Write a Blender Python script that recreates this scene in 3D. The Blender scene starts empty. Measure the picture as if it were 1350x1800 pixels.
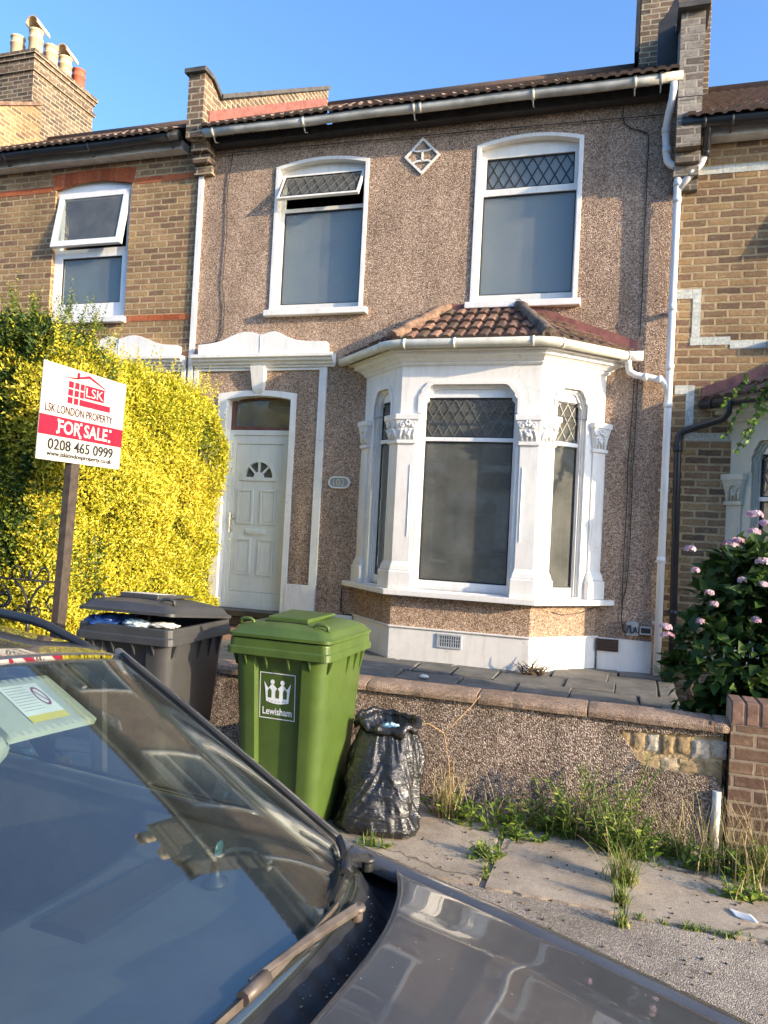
import bpy, math, random
import numpy as np
from mathutils import Matrix, Vector, noise as mnoise
from mathutils.geometry import tessellate_polygon

random.seed(7)
scene = bpy.context.scene
COL = scene.collection
R = math.radians
PI = math.pi

# ------------------------------------------------------------------ camera
YAW, PITCH, ROLL = R(17.507), R(1.114), R(2.958)
_f = Vector((-math.sin(YAW) * math.cos(PITCH), math.cos(YAW) * math.cos(PITCH), math.sin(PITCH)))
_r = Vector((math.cos(YAW), math.sin(YAW), 0))
_u = _r.cross(_f)
_r2 = math.cos(ROLL) * _r + math.sin(ROLL) * _u
_u2 = -math.sin(ROLL) * _r + math.cos(ROLL) * _u
cd = bpy.data.cameras.new('camera')
cam = bpy.data.objects.new('camera', cd)
COL.objects.link(cam)
mw = Matrix.Identity(4)
for i in range(3):
    mw[i][0], mw[i][1], mw[i][2] = _r2[i], _u2[i], -_f[i]
mw[0][3], mw[1][3], mw[2][3] = 0.0, 0.0, 1.7
cam.matrix_world = mw
cd.sensor_fit = 'VERTICAL'
cd.sensor_height = 24.0
cd.sensor_width = 18.0
cd.lens = 18.0
cd.clip_start = 0.02
cd.clip_end = 2000
scene.camera = cam

# ------------------------------------------------------------------ light
SUN_AZ, SUN_EL = R(74.9), R(15.0)      # azimuth measured from the facade's normal towards +X
world = bpy.data.worlds.new('World')
scene.world = world
world.use_nodes = True
wn = world.node_tree
sky = wn.nodes.new('ShaderNodeTexSky')
sky.sky_type = 'NISHITA'
sky.sun_disc = False
sky.sun_elevation = SUN_EL
sky.sun_rotation = PI - SUN_AZ
sky.altitude = 50
sky.air_density = 1.0
sky.dust_density = 3.0
sky.ozone_density = 5.5
bg = wn.nodes['Background']
bg.inputs['Strength'].default_value = 0.15
wn.links.new(sky.outputs['Color'], bg.inputs['Color'])

sd = bpy.data.lights.new('sun', 'SUN')
sd.energy = 2.5
sd.angle = R(0.6)
sd.color = (1.0, 0.79, 0.52)
sun = bpy.data.objects.new('sun', sd)
COL.objects.link(sun)
_sv = Vector((math.sin(SUN_AZ) * math.cos(SUN_EL), -math.cos(SUN_AZ) * math.cos(SUN_EL), math.sin(SUN_EL)))
sun.rotation_euler = _sv.to_track_quat('Z', 'Y').to_euler()
sun.location = (20, -10, 12)

scene.view_settings.view_transform = 'Standard'
scene.view_settings.look = 'None'
scene.view_settings.exposure = 1.75
scene.view_settings.gamma = 1.0
scene.render.engine = 'CYCLES'
scene.cycles.max_bounces = 10
scene.cycles.transparent_max_bounces = 24
scene.cycles.caustics_reflective = False
scene.cycles.caustics_refractive = False
scene.cycles.sample_clamp_indirect = 6.0

# ------------------------------------------------------------------ materials
def nd(nt, typ, **kw):
    n = nt.nodes.new(typ)
    for k, v in kw.items():
        if k.startswith('i_'):
            n.inputs[k[2:].replace('_', ' ')].default_value = v
        else:
            setattr(n, k, v)
    return n

def ramp(nt, fac, stops, interp='LINEAR'):
    r = nt.nodes.new('ShaderNodeValToRGB')
    cr = r.color_ramp
    cr.interpolation = interp
    while len(cr.elements) < len(stops):
        cr.elements.new(0.5)
    for e, (p, c) in zip(cr.elements, stops):
        e.position = p
        e.color = (c[0], c[1], c[2], 1.0) if not isinstance(c, (int, float)) else (c, c, c, 1.0)
    nt.links.new(fac, r.inputs[0])
    return r.outputs[0]

def math_n(nt, op, a, b=None, clamp=False):
    n = nt.nodes.new('ShaderNodeMath')
    n.operation = op
    n.use_clamp = clamp
    for i, x in enumerate((a, b)):
        if x is None:
            continue
        if isinstance(x, (int, float)):
            n.inputs[i].default_value = x
        else:
            nt.links.new(x, n.inputs[i])
    return n.outputs[0]

def mixc(nt, fac, a, b, mode='MIX'):
    n = nt.nodes.new('ShaderNodeMix')
    n.data_type = 'RGBA'
    n.blend_type = mode
    for sock, x in ((n.inputs[0], fac), (n.inputs[6], a), (n.inputs[7], b)):
        if isinstance(x, (int, float)):
            sock.default_value = x
        elif isinstance(x, (tuple, list)):
            sock.default_value = (x[0], x[1], x[2], 1.0)
        else:
            nt.links.new(x, sock)
    return n.outputs[2]

def coords(nt):
    return nt.nodes.new('ShaderNodeTexCoord').outputs['Object']

def noise_t(nt, scale, detail=4.0, rough=0.55, vec=None, dist=0.0):
    n = nt.nodes.new('ShaderNodeTexNoise')
    n.inputs['Scale'].default_value = scale
    n.inputs['Detail'].default_value = detail
    n.inputs['Roughness'].default_value = rough
    n.inputs['Distortion'].default_value = dist
    nt.links.new(vec if vec is not None else coords(nt), n.inputs['Vector'])
    return n

def scaled(nt, vec, s):
    m = nt.nodes.new('ShaderNodeMapping')
    m.inputs['Scale'].default_value = s
    nt.links.new(vec, m.inputs['Vector'])
    return m.outputs[0]

def bump(nt, height, strength=0.4, dist=0.01, normal=None):
    b = nt.nodes.new('ShaderNodeBump')
    b.inputs['Strength'].default_value = strength
    b.inputs['Distance'].default_value = dist
    nt.links.new(height, b.inputs['Height'])
    if normal is not None:
        nt.links.new(normal, b.inputs['Normal'])
    return b.outputs[0]

def mat(name, col=(0.5, 0.5, 0.5), rough=0.6, metal=0.0, spec=0.5):
    m = bpy.data.materials.new(name)
    m.use_nodes = True
    b = m.node_tree.nodes['Principled BSDF']
    b.inputs['Base Color'].default_value = (*col, 1)
    b.inputs['Roughness'].default_value = rough
    b.inputs['Metallic'].default_value = metal
    b.inputs['Specular IOR Level'].default_value = spec
    return m, m.node_tree, b

def setc(nt, b, sock):
    nt.links.new(sock, b.inputs['Base Color'])

def simple(name, col, rough=0.6, metal=0.0, var=0.15, scale=9.0, bmp=0.0, bscale=60.0, spec=0.5, bdist=0.004):
    """plain material with a little uneven tone and optional fine relief"""
    m, nt, b = mat(name, col, rough, metal, spec)
    n = noise_t(nt, scale, 5)
    lo = tuple(c * (1 - var) for c in col)
    hi = tuple(min(1, c * (1 + var)) for c in col)
    setc(nt, b, ramp(nt, n.outputs['Fac'], [(0.3, lo), (0.7, hi)]))
    rr = math_n(nt, 'MULTIPLY_ADD', n.outputs['Fac'], 0.25)
    rr.node.inputs[2].default_value = max(0.02, rough - 0.12)
    nt.links.new(rr, b.inputs['Roughness'])
    if bmp:
        n2 = noise_t(nt, bscale, 4)
        nt.links.new(bump(nt, n2.outputs['Fac'], bmp, bdist), b.inputs['Normal'])
    return m

def pebbledash(name, stops, scale=75.0, stain=0.0, strength=0.9):
    m, nt, b = mat(name, rough=0.85, spec=0.3)
    co = coords(nt)
    v = nd(nt, 'ShaderNodeTexVoronoi', feature='F1')
    v.inputs['Scale'].default_value = scale
    v.inputs['Randomness'].default_value = 1.0
    nt.links.new(co, v.inputs['Vector'])
    sep = nt.nodes.new('ShaderNodeSeparateColor')
    nt.links.new(v.outputs['Color'], sep.inputs[0])
    c = ramp(nt, sep.outputs[0], stops)
    # mortar between the stones
    gap = ramp(nt, v.outputs['Distance'], [(0.45, (1, 1, 1)), (0.8, (0.68, 0.63, 0.58))])
    c = mixc(nt, 1.0, c, gap, 'MULTIPLY')
    big = noise_t(nt, 0.9, 5, 0.6)
    c = mixc(nt, 1.0, c, ramp(nt, big.outputs['Fac'], [(0.3, (0.82, 0.80, 0.79)), (0.65, (1.08, 1.07, 1.06))]), 'MULTIPLY')
    if stain:
        s = noise_t(nt, 2.2, 6, 0.6, scaled(nt, co, (1.6, 1.0, 0.55)))
        c = mixc(nt, 1.0, c, ramp(nt, s.outputs['Fac'], [(0.40, (1 - stain, 1 - stain, 1 - stain * 1.05)), (0.6, (1, 1, 1))]), 'MULTIPLY')
    setc(nt, b, c)
    h = math_n(nt, 'SUBTRACT', 1.0, v.outputs['Distance'])
    nt.links.new(bump(nt, h, strength, 0.010), b.inputs['Normal'])
    return m

def brick(name, stops, mortar, bw=0.225, bh=0.075, msize=0.011, relief=0.7, flip=False, grime=0.25):
    m, nt, b = mat(name, rough=0.88, spec=0.25)
    co = coords(nt)
    sep = nt.nodes.new('ShaderNodeSeparateXYZ')
    nt.links.new(co, sep.inputs[0])
    u = math_n(nt, 'ADD', sep.outputs[0], sep.outputs[1])
    cmb = nt.nodes.new('ShaderNodeCombineXYZ')
    if flip:
        nt.links.new(sep.outputs[2], cmb.inputs[0]); nt.links.new(u, cmb.inputs[1])
    else:
        nt.links.new(u, cmb.inputs[0]); nt.links.new(sep.outputs[2], cmb.inputs[1])
    # slightly uneven joints
    wob = noise_t(nt, 14.0, 3)
    wv = nt.nodes.new('ShaderNodeVectorMath'); wv.operation = 'SCALE'; wv.inputs['Scale'].default_value = 0.019
    nt.links.new(wob.outputs['Color'], wv.inputs[0])
    av = nt.nodes.new('ShaderNodeVectorMath'); av.operation = 'ADD'
    nt.links.new(cmb.outputs[0], av.inputs[0]); nt.links.new(wv.outputs[0], av.inputs[1])
    bt = nt.nodes.new('ShaderNodeTexBrick')
    bt.offset = 0.5
    bt.inputs['Scale'].default_value = 1.0
    bt.inputs['Brick Width'].default_value = bw
    bt.inputs['Row Height'].default_value = bh
    bt.inputs['Mortar Size'].default_value = msize
    bt.inputs['Mortar Smooth'].default_value = 0.35
    bt.inputs['Color1'].default_value = (0, 0, 0, 1)
    bt.inputs['Color2'].default_value = (1, 1, 1, 1)
    bt.inputs['Mortar'].default_value = (0.5, 0.5, 0.5, 1)
    nt.links.new(av.outputs[0], bt.inputs['Vector'])
    c = ramp(nt, bt.outputs['Color'], stops)
    fine = noise_t(nt, 38.0, 6, 0.7)
    c = mixc(nt, 1.0, c, ramp(nt, fine.outputs['Fac'], [(0.28, (0.55, 0.54, 0.53)), (0.62, (1.12, 1.10, 1.08))]), 'MULTIPLY')
    mot = noise_t(nt, 9.0, 4, 0.6, scaled(nt, co, (1.0, 1.0, 2.6)))
    c = mixc(nt, ramp(nt, mot.outputs['Fac'], [(0.42, 0.0), (0.68, 0.55)]), c, tuple(x * 0.55 + 0.02 for x in stops[len(stops) // 2][1]))
    c = mixc(nt, ramp(nt, mot.outputs['Fac'], [(0.30, 0.5), (0.46, 0.0)]), c, tuple(x * 0.85 for x in mortar))
    mm = noise_t(nt, 22.0, 5, 0.7)
    mc = mixc(nt, ramp(nt, mm.outputs['Fac'], [(0.35, 0.0), (0.65, 1.0)]), tuple(x * 0.72 for x in mortar), mortar)
    c = mixc(nt, bt.outputs['Fac'], c, mc)
    if grime:
        g = noise_t(nt, 1.3, 6, 0.65)
        c = mixc(nt, 1.0, c, ramp(nt, g.outputs['Fac'], [(0.35, (1 - grime,) * 3), (0.62, (1.05, 1.05, 1.05))]), 'MULTIPLY')
    setc(nt, b, c)
    inv = math_n(nt, 'SUBTRACT', 1.0, bt.outputs['Fac'])
    hh = math_n(nt, 'MULTIPLY_ADD', fine.outputs['Fac'], 0.55)
    nt.links.new(inv, hh.node.inputs[2])
    nt.links.new(bump(nt, hh, relief, 0.012), b.inputs['Normal'])
    return m

def glassmat(name, tint=(0.9, 0.93, 0.93), r0=0.045, rough=0.0, wav=0.0, dust=0.0, dustc=(0.55, 0.55, 0.50)):
    """sheet glass: each face reflects by Schlick's law alike from both sides, plus a pale dust film that also lifts dark panes"""
    m = bpy.data.materials.new(name)
    m.use_nodes = True
    nt = m.node_tree
    nt.nodes.clear()
    out = nt.nodes.new('ShaderNodeOutputMaterial')
    tr = nt.nodes.new('ShaderNodeBsdfTransparent'); tr.inputs[0].default_value = (*tint, 1)
    gl = nt.nodes.new('ShaderNodeBsdfGlossy'); gl.inputs['Roughness'].default_value = rough
    lw = nt.nodes.new('ShaderNodeLayerWeight'); lw.inputs['Blend'].default_value = 0.5
    fr = math_n(nt, 'MULTIPLY_ADD', math_n(nt, 'POWER', lw.outputs['Facing'], 5.0), 1.0 - r0); fr.node.inputs[2].default_value = r0
    body = tr.outputs[0]
    if dust:
        df = nt.nodes.new('ShaderNodeBsdfDiffuse'); df.inputs[0].default_value = (*dustc, 1)
        dn = noise_t(nt, 2.6, 6, 0.65)
        md = nt.nodes.new('ShaderNodeMixShader')
        nt.links.new(ramp(nt, dn.outputs['Fac'], [(0.3, dust * 0.6), (0.7, dust * 1.4)]), md.inputs[0])
        nt.links.new(tr.outputs[0], md.inputs[1]); nt.links.new(df.outputs[0], md.inputs[2]); body = md.outputs[0]
    mx = nt.nodes.new('ShaderNodeMixShader')
    nt.links.new(fr, mx.inputs[0]); nt.links.new(body, mx.inputs[1]); nt.links.new(gl.outputs[0], mx.inputs[2])
    if wav:
        n = noise_t(nt, 2.3, 2)
        bn = bump(nt, n.outputs['Fac'], wav, 0.02)
        nt.links.new(bn, gl.inputs['Normal'])
    nt.links.new(mx.outputs[0], out.inputs['Surface'])
    return m

def leafmat(name, stops, trans=0.35, rough=0.5):
    m, nt, b = mat(name, rough=rough, spec=0.35)
    at = nt.nodes.new('ShaderNodeAttribute'); at.attribute_name = 'tint'
    c = ramp(nt, at.outputs['Fac'], stops)
    setc(nt, b, c)
    tl = nt.nodes.new('ShaderNodeBsdfTranslucent')
    nt.links.new(c, tl.inputs['Color'])
    mx = nt.nodes.new('ShaderNodeMixShader'); mx.inputs[0].default_value = trans
    out = [n for n in nt.nodes if n.type == 'OUTPUT_MATERIAL'][0]
    nt.links.new(b.outputs[0], mx.inputs[1]); nt.links.new(tl.outputs[0], mx.inputs[2])
    nt.links.new(mx.outputs[0], out.inputs['Surface'])
    return m

M = {}
PB = [(0.0, (0.19, 0.125, 0.09)), (0.2, (0.35, 0.24, 0.175)), (0.5, (0.50, 0.36, 0.26)), (0.8, (0.62, 0.465, 0.345)), (1.0, (0.80, 0.66, 0.53))]
M['pebble'] = pebbledash('pebbledash', PB, 98.0, 0.20, 0.85)
M['pebble_wall'] = pebbledash('pebbledash_grimy', [(0.0, (0.13, 0.095, 0.08)), (0.25, (0.26, 0.195, 0.16)), (0.55, (0.43, 0.335, 0.27)), (0.8, (0.56, 0.455, 0.37)), (1.0, (0.72, 0.63, 0.55))], 108.0, 0.45)
STOCK = [(0.0, (0.14, 0.09, 0.065)), (0.15, (0.25, 0.155, 0.095)), (0.45, (0.38, 0.24, 0.125)), (0.78, (0.45, 0.295, 0.145)), (0.9, (0.30, 0.165, 0.105)), (1.0, (0.22, 0.125, 0.095))]
M['stock_brick'] = brick('yellow_stock_brick', STOCK, (0.56, 0.42, 0.24), grime=0.32, msize=0.0135, relief=0.9)
M['chimney_brick'] = brick('sooty_stock_brick', [(0.0, (0.07, 0.055, 0.045)), (0.4, (0.17, 0.12, 0.085)), (0.8, (0.28, 0.20, 0.13)), (1.0, (0.20, 0.12, 0.08))], (0.50, 0.42, 0.29))
M['pale_brick'] = brick('weathered_pale_brick', [(0.0, (0.16, 0.13, 0.11)), (0.5, (0.34, 0.29, 0.24)), (1.0, (0.50, 0.45, 0.38))], (0.52, 0.46, 0.36), grime=0.5)
M['red_brick'] = brick('red_rubbed_brick', [(0.0, (0.36, 0.085, 0.035)), (0.5, (0.50, 0.13, 0.05)), (1.0, (0.60, 0.19, 0.08))], (0.42, 0.18, 0.09), 0.225, 0.075, 0.006, 0.4)
M['red_soldier'] = brick('red_arch_brick', [(0.0, (0.36, 0.085, 0.035)), (0.5, (0.50, 0.13, 0.05)), (1.0, (0.58, 0.18, 0.08))], (0.33, 0.12, 0.06), 0.60, 0.068, 0.006, 0.4, flip=True)
M['painted_brick'] = brick('white_painted_brick', [(0.0, (0.60, 0.63, 0.57)), (1.0, (0.72, 0.74, 0.68))], (0.55, 0.57, 0.52), 0.225, 0.15, 0.005, 0.4, grime=0.15)
M['brown_brick'] = brick('brown_garden_brick', [(0.0, (0.10, 0.06, 0.045)), (0.5, (0.17, 0.10, 0.07)), (1.0, (0.27, 0.17, 0.105))], (0.36, 0.28, 0.20), 0.215, 0.075, 0.010, 0.6)
M['brown_soldier'] = brick('brown_brick_on_edge', [(0.0, (0.15, 0.085, 0.06)), (0.5, (0.26, 0.145, 0.095)), (1.0, (0.36, 0.21, 0.13))], (0.36, 0.28, 0.20), 0.30, 0.075, 0.010, 0.6, flip=True)
M['rubble'] = brick('exposed_crumbling_brick', [(0.0, (0.30, 0.22, 0.12)), (0.4, (0.50, 0.38, 0.21)), (0.75, (0.60, 0.50, 0.33)), (1.0, (0.66, 0.62, 0.54))], (0.34, 0.24, 0.12), 0.105, 0.095, 0.013, 1.0)

def painted(name, col, rough=0.45, dirt=0.12, bmp=0.25, bs=25.0):
    m, nt, b = mat(name, col, rough)
    n = noise_t(nt, 3.0, 7, 0.65)
    c = ramp(nt, n.outputs['Fac'], [(0.30, tuple(x * (1 - dirt) for x in col)), (0.6, col)])
    co = coords(nt)
    st = noise_t(nt, 7.0, 5, 0.6, scaled(nt, co, (2.5, 2.5, 0.35)))
    c = mixc(nt, 1.0, c, ramp(nt, st.outputs['Fac'], [(0.28, (0.90, 0.885, 0.86)), (0.5, (1, 1, 1))]), 'MULTIPLY')
    if dirt >= 0.12 and 'masonry' in name or 'stone' in name:
        vc = nd(nt, 'ShaderNodeTexVoronoi', feature='DISTANCE_TO_EDGE'); vc.inputs['Scale'].default_value = 1.7
        dn = noise_t(nt, 4.0, 5); sc = nt.nodes.new('ShaderNodeVectorMath'); sc.operation = 'SCALE'; sc.inputs['Scale'].default_value = 0.5; nt.links.new(dn.outputs['Color'], sc.inputs[0])
        av = nt.nodes.new('ShaderNodeVectorMath'); av.operation = 'ADD'; nt.links.new(co, av.inputs[0]); nt.links.new(sc.outputs[0], av.inputs[1]); nt.links.new(av.outputs[0], vc.inputs['Vector'])
        gate = noise_t(nt, 1.6, 2)
        cr = math_n(nt, 'MULTIPLY', ramp(nt, vc.outputs['Distance'], [(0.0, 0.55), (0.008, 0.0)]), ramp(nt, gate.outputs['Fac'], [(0.5, 0.0), (0.6, 1.0)]))
        c = mixc(nt, cr, c, (0.36, 0.34, 0.30))
        ch = noise_t(nt, 19.0, 5, 0.7); c = mixc(nt, ramp(nt, ch.outputs['Fac'], [(0.70, 0.0), (0.74, 0.55)]), c, (0.50, 0.46, 0.40))
    setc(nt, b, c)
    n2 = noise_t(nt, bs, 4)
    nt.links.new(bump(nt, n2.outputs['Fac'], bmp, 0.004), b.inputs['Normal'])
    return m
M['white'] = painted('white_masonry_paint', (0.83, 0.81, 0.77))
M['white_gloss'] = painted('white_woodwork', (0.82, 0.80, 0.74), 0.35, 0.08, 0.1)
M['upvc'] = painted('white_upvc', (0.82, 0.83, 0.83), 0.25, 0.06, 0.02)
M['door'] = painted('pale_grey_green_door', (0.65, 0.675, 0.635), 0.32, 0.07, 0.03)
M['stone_green'] = painted('pale_green_grey_stone_paint', (0.56, 0.57, 0.48), 0.55, 0.14)
M['gasket'] = simple('black_gasket', (0.02, 0.02, 0.02), 0.5)
M['brown_frame'] = simple('dark_red_brown_timber', (0.13, 0.055, 0.04), 0.45, var=0.25)
M['lead'] = simple('lead_came', (0.15, 0.15, 0.145), 0.45, 0.2)
M['gutter_grey'] = simple('weathered_grey_gutter', (0.50, 0.49, 0.44), 0.5, var=0.35, scale=5)
M['gutter_cream'] = simple('cream_gutter', (0.62, 0.60, 0.51), 0.45, var=0.22, scale=6)
M['gutter_black'] = simple('black_gutter', (0.025, 0.026, 0.03), 0.35)
M['pipe_white'] = painted('white_pipe', (0.78, 0.78, 0.77), 0.35, 0.12, 0.03)
M['dark_fascia'] = simple('black_tarred_fascia', (0.035, 0.032, 0.032), 0.6, var=0.4)
M['glass'] = glassmat('window_glass', (0.90, 0.93, 0.92), 0.05, 0.0, 0.03, 0.115)
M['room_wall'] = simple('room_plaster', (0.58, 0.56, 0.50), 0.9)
M['blind'] = simple('grey_blind', (0.26, 0.29, 0.315), 0.9, var=0.05, scale=2)
M['sky_tint_panel'] = simple('teal_sky_reflection', (0.10, 0.165, 0.20), 0.9, var=0.08, scale=2)  # teal imitates sky mirrored in the lower pane
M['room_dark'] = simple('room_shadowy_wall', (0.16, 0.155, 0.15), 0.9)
M['lead_flash'] = simple('red_painted_flashing', (0.26, 0.10, 0.075), 0.55, var=0.35, scale=12)
M['cap_stone'] = simple('dark_weathered_stone', (0.085, 0.08, 0.075), 0.85, var=0.4, bmp=0.5, bscale=40)
M['mortar_orange'] = simple('orange_lichened_mortar', (0.21, 0.13, 0.085), 0.9, var=0.6, scale=14, bmp=0.8, bscale=45)
M['mortar_dark'] = simple('mossy_dark_mortar', (0.12, 0.095, 0.075), 0.95, var=0.6, scale=14, bmp=0.8, bscale=45)
M['pot_cream'] = simple('buff_clay', (0.60, 0.45, 0.28), 0.75, var=0.15, bmp=0.2)
M['pot_red'] = simple('red_clay', (0.48, 0.13, 0.07), 0.75, var=0.15, bmp=0.2)
M['vent_black'] = simple('vent_black', (0.02, 0.02, 0.02), 0.9)
M['terracotta'] = simple('terracotta', (0.11, 0.07, 0.05), 0.8, var=0.3)
M['cable'] = simple('black_cable', (0.02, 0.018, 0.018), 0.5)
M['grey_plastic'] = simple('grey_plastic', (0.33, 0.34, 0.35), 0.4)
M['metal_vent'] = simple('grey_blue_vent', (0.48, 0.53, 0.58), 0.4, 0.2)
M['black_step'] = simple('black_painted_step', (0.025, 0.025, 0.027), 0.4)
M['step_tile'] = simple('brown_step_tile', (0.36, 0.22, 0.15), 0.7, var=0.3)
M['chrome'] = simple('chrome', (0.75, 0.75, 0.74), 0.15, 1.0, var=0.03)
M['gold'] = simple('pale_gold', (0.66, 0.60, 0.42), 0.4)
M['slate_grey'] = simple('grey_plaque', (0.30, 0.33, 0.33), 0.5)
M['soffit'] = simple('pale_timber_soffit', (0.62, 0.60, 0.55), 0.6)

def tilemat(name, stops, moss=(0.10, 0.09, 0.06)):
    m, nt, b = mat(name, rough=0.88, spec=0.25)
    at = nt.nodes.new('ShaderNodeAttribute'); at.attribute_name = 'tint'
    c = ramp(nt, at.outputs['Fac'], stops)
    n = noise_t(nt, 10.0, 6, 0.7)
    c = mixc(nt, ramp(nt, n.outputs['Fac'], [(0.45, 0.0), (0.66, 0.75)]), c, moss)
    f = noise_t(nt, 90.0, 4, 0.7)
    c = mixc(nt, 1.0, c, ramp(nt, f.outputs['Fac'], [(0.3, (0.6, 0.6, 0.6)), (0.65, (1.15, 1.12, 1.1))]), 'MULTIPLY')
    setc(nt, b, c)
    nt.links.new(bump(nt, f.outputs['Fac'], 0.5, 0.005), b.inputs['Normal'])
    return m
M['tile_red'] = tilemat('brown_red_concrete_tile', [(0.0, (0.10, 0.065, 0.05)), (0.5, (0.19, 0.10, 0.075)), (1.0, (0.33, 0.195, 0.14))])
M['tile_main'] = tilemat('brown_roof_tile', [(0.0, (0.16, 0.11, 0.09)), (0.5, (0.25, 0.17, 0.135)), (1.0, (0.38, 0.27, 0.21))])
# ------------------------------------------------------------------ builders
PM = {}          # world matrix of every object made here

class MB:
    def __init__(s, T=None):
        s.v = []; s.f = []; s.mi = []; s.sm = []; s.tint = []; s.T = T
    def add(s, vs, fs, mi=0, smooth=False, tint=None):
        o = len(s.v)
        if s.T is not None:
            vs = [s.T @ Vector(p) for p in vs]
        s.v.extend([tuple(p) for p in vs])
        for k, f in enumerate(fs):
            s.f.append([o + i for i in f])
            s.mi.append(mi); s.sm.append(smooth)
            s.tint.append(0.5 if tint is None else (tint if isinstance(tint, float) else tint[k]))
        return s
    def box(s, x0, x1, y0, y1, z0, z1, mi=0):
        v = [(x, y, z) for x in (x0, x1) for y in (y0, y1) for z in (z0, z1)]
        return s.add(v, [(0, 1, 3, 2), (4, 6, 7, 5), (0, 4, 5, 1), (2, 3, 7, 6), (0, 2, 6, 4), (1, 5, 7, 3)], mi)
    def prism(s, poly, axis, a, b, mi=0, smooth=False):
        n = len(poly)
        def P(p, t):
            return {'x': (t, p[0], p[1]), 'y': (p[0], t, p[1]), 'z': (p[0], p[1], t)}[axis]
        v = [P(p, a) for p in poly] + [P(p, b) for p in poly]
        tris = tessellate_polygon([[Vector((p[0], p[1], 0)) for p in poly]])
        f = [tuple(t) for t in tris] + [tuple(n + i for i in reversed(t)) for t in tris]
        s.add(v, f, mi)
        return s.add(v, [(i, (i + 1) % n, n + (i + 1) % n, n + i) for i in range(n)], mi, smooth)
    def loft(s, rings, mi=0, smooth=False, caps=True, closed=True):
        n = len(rings[0]); v = [p for r in rings for p in r]; f = []
        m = n if closed else n - 1
        for k in range(len(rings) - 1):
            for i in range(m):
                j = (i + 1) % n
                f.append((k * n + i, k * n + j, (k + 1) * n + j, (k + 1) * n + i))
        s.add(v, f, mi, smooth)
        if caps and closed:
            s.add(rings[0], [tuple(range(n))], mi); s.add(rings[-1], [tuple(range(n))], mi)
        return s
    def tube(s, pts, r, n=8, mi=0, smooth=True, caps=True):
        pts = [Vector(p) for p in pts]
        rs = r if isinstance(r, (list, tuple)) else [r] * len(pts)
        rings = []; up = None
        for i, p in enumerate(pts):
            if i == 0: t = pts[1] - p
            elif i == len(pts) - 1: t = p - pts[i - 1]
            else: t = (pts[i + 1] - p).normalized() + (p - pts[i - 1]).normalized()
            if t.length < 1e-9: t = Vector((0, 0, 1))
            t.normalize()
            if up is None:
                a = Vector((0, 0, 1)) if abs(t.z) < 0.9 else Vector((0, 1, 0))
                up = (a - t * a.dot(t)).normalized()
            else:
                up = (up - t * up.dot(t))
                up = up.normalized() if up.length > 1e-6 else t.orthogonal().normalized()
            w = t.cross(up)
            rings.append([p + (up * math.cos(2 * PI * k / n) + w * math.sin(2 * PI * k / n)) * rs[i] for k in range(n)])
        return s.loft(rings, mi, smooth, caps)
    def lathe(s, prof, cx, cy, n=20, mi=0, smooth=True):
        rings = [[(cx + r * math.cos(2 * PI * k / n), cy + r * math.sin(2 * PI * k / n), z) for k in range(n)] for r, z in prof]
        return s.loft(rings, mi, smooth)
    def holes(s, outer, holes, y0, y1, mi=0):
        """slab in the x,z plane from y0 to y1 with openings cut through it"""
        loops = [outer] + holes
        tris = tessellate_polygon([[Vector((p[0], p[1], 0)) for p in L] for L in loops])
        pts = [p for L in loops for p in L]; n = len(pts)
        v = [(p[0], y0, p[1]) for p in pts] + [(p[0], y1, p[1]) for p in pts]
        s.add(v, [tuple(t) for t in tris] + [tuple(n + i for i in reversed(t)) for t in tris], mi)
        o = 0
        for L in loops:
            k = len(L)
            s.add([(p[0], y0, p[1]) for p in L] + [(p[0], y1, p[1]) for p in L],
                  [(i, (i + 1) % k, k + (i + 1) % k, k + i) for i in range(k)], mi)
        return s
    def sphere(s, c, r, n=10, mi=0, sc=(1, 1, 1)):
        rings = []
        for a in range(1, n):
            th = PI * a / n
            rings.append([(c[0] + r * sc[0] * math.sin(th) * math.cos(2 * PI * k / (n * 2)), c[1] + r * sc[1] * math.sin(th) * math.sin(2 * PI * k / (n * 2)), c[2] + r * sc[2] * math.cos(th)) for k in range(n * 2)])
        return s.loft(rings, mi, True)
    def grid(s, fn, nu, nv, mi=0, smooth=True):
        v = [fn(i / nu, j / nv) for j in range(nv + 1) for i in range(nu + 1)]
        f = [(j * (nu + 1) + i, j * (nu + 1) + i + 1, (j + 1) * (nu + 1) + i + 1, (j + 1) * (nu + 1) + i) for j in range(nv) for i in range(nu)]
        return s.add(v, f, mi, smooth)
    def build(s, name, mats, parent=None, local=False, bevel=0, seg=2, weld=True, solid=0, normals=True):
        me = bpy.data.meshes.new(name)
        vs = s.v
        if parent is not None and not local:
            inv = PM[parent.name].inverted()
            vs = [tuple(inv @ Vector(p)) for p in vs]
        me.from_pydata([tuple(p) for p in vs], [], s.f)
        me.polygons.foreach_set('material_index', s.mi)
        me.polygons.foreach_set('use_smooth', s.sm)
        if any(t != 0.5 for t in s.tint):
            at = me.attributes.new('tint', 'FLOAT', 'FACE'); at.data.foreach_set('value', s.tint)
        if not isinstance(mats, (list, tuple)): mats = [mats]
        for m in mats: me.materials.append(M[m] if isinstance(m, str) else m)
        me.update()
        import bmesh
        bm = bmesh.new(); bm.from_mesh(me)
        if weld: bmesh.ops.remove_doubles(bm, verts=bm.verts, dist=0.00012)
        if normals: bmesh.ops.recalc_face_normals(bm, faces=bm.faces)
        bm.to_mesh(me); bm.free()
        o = bpy.data.objects.new(name, me); COL.objects.link(o)
        if parent is not None:
            o.parent = parent; PM[o.name] = PM[parent.name]
        else:
            PM[o.name] = Matrix.Identity(4)
        if solid:
            d = o.modifiers.new('thickness', 'SOLIDIFY'); d.thickness = solid; d.offset = -1
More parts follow.
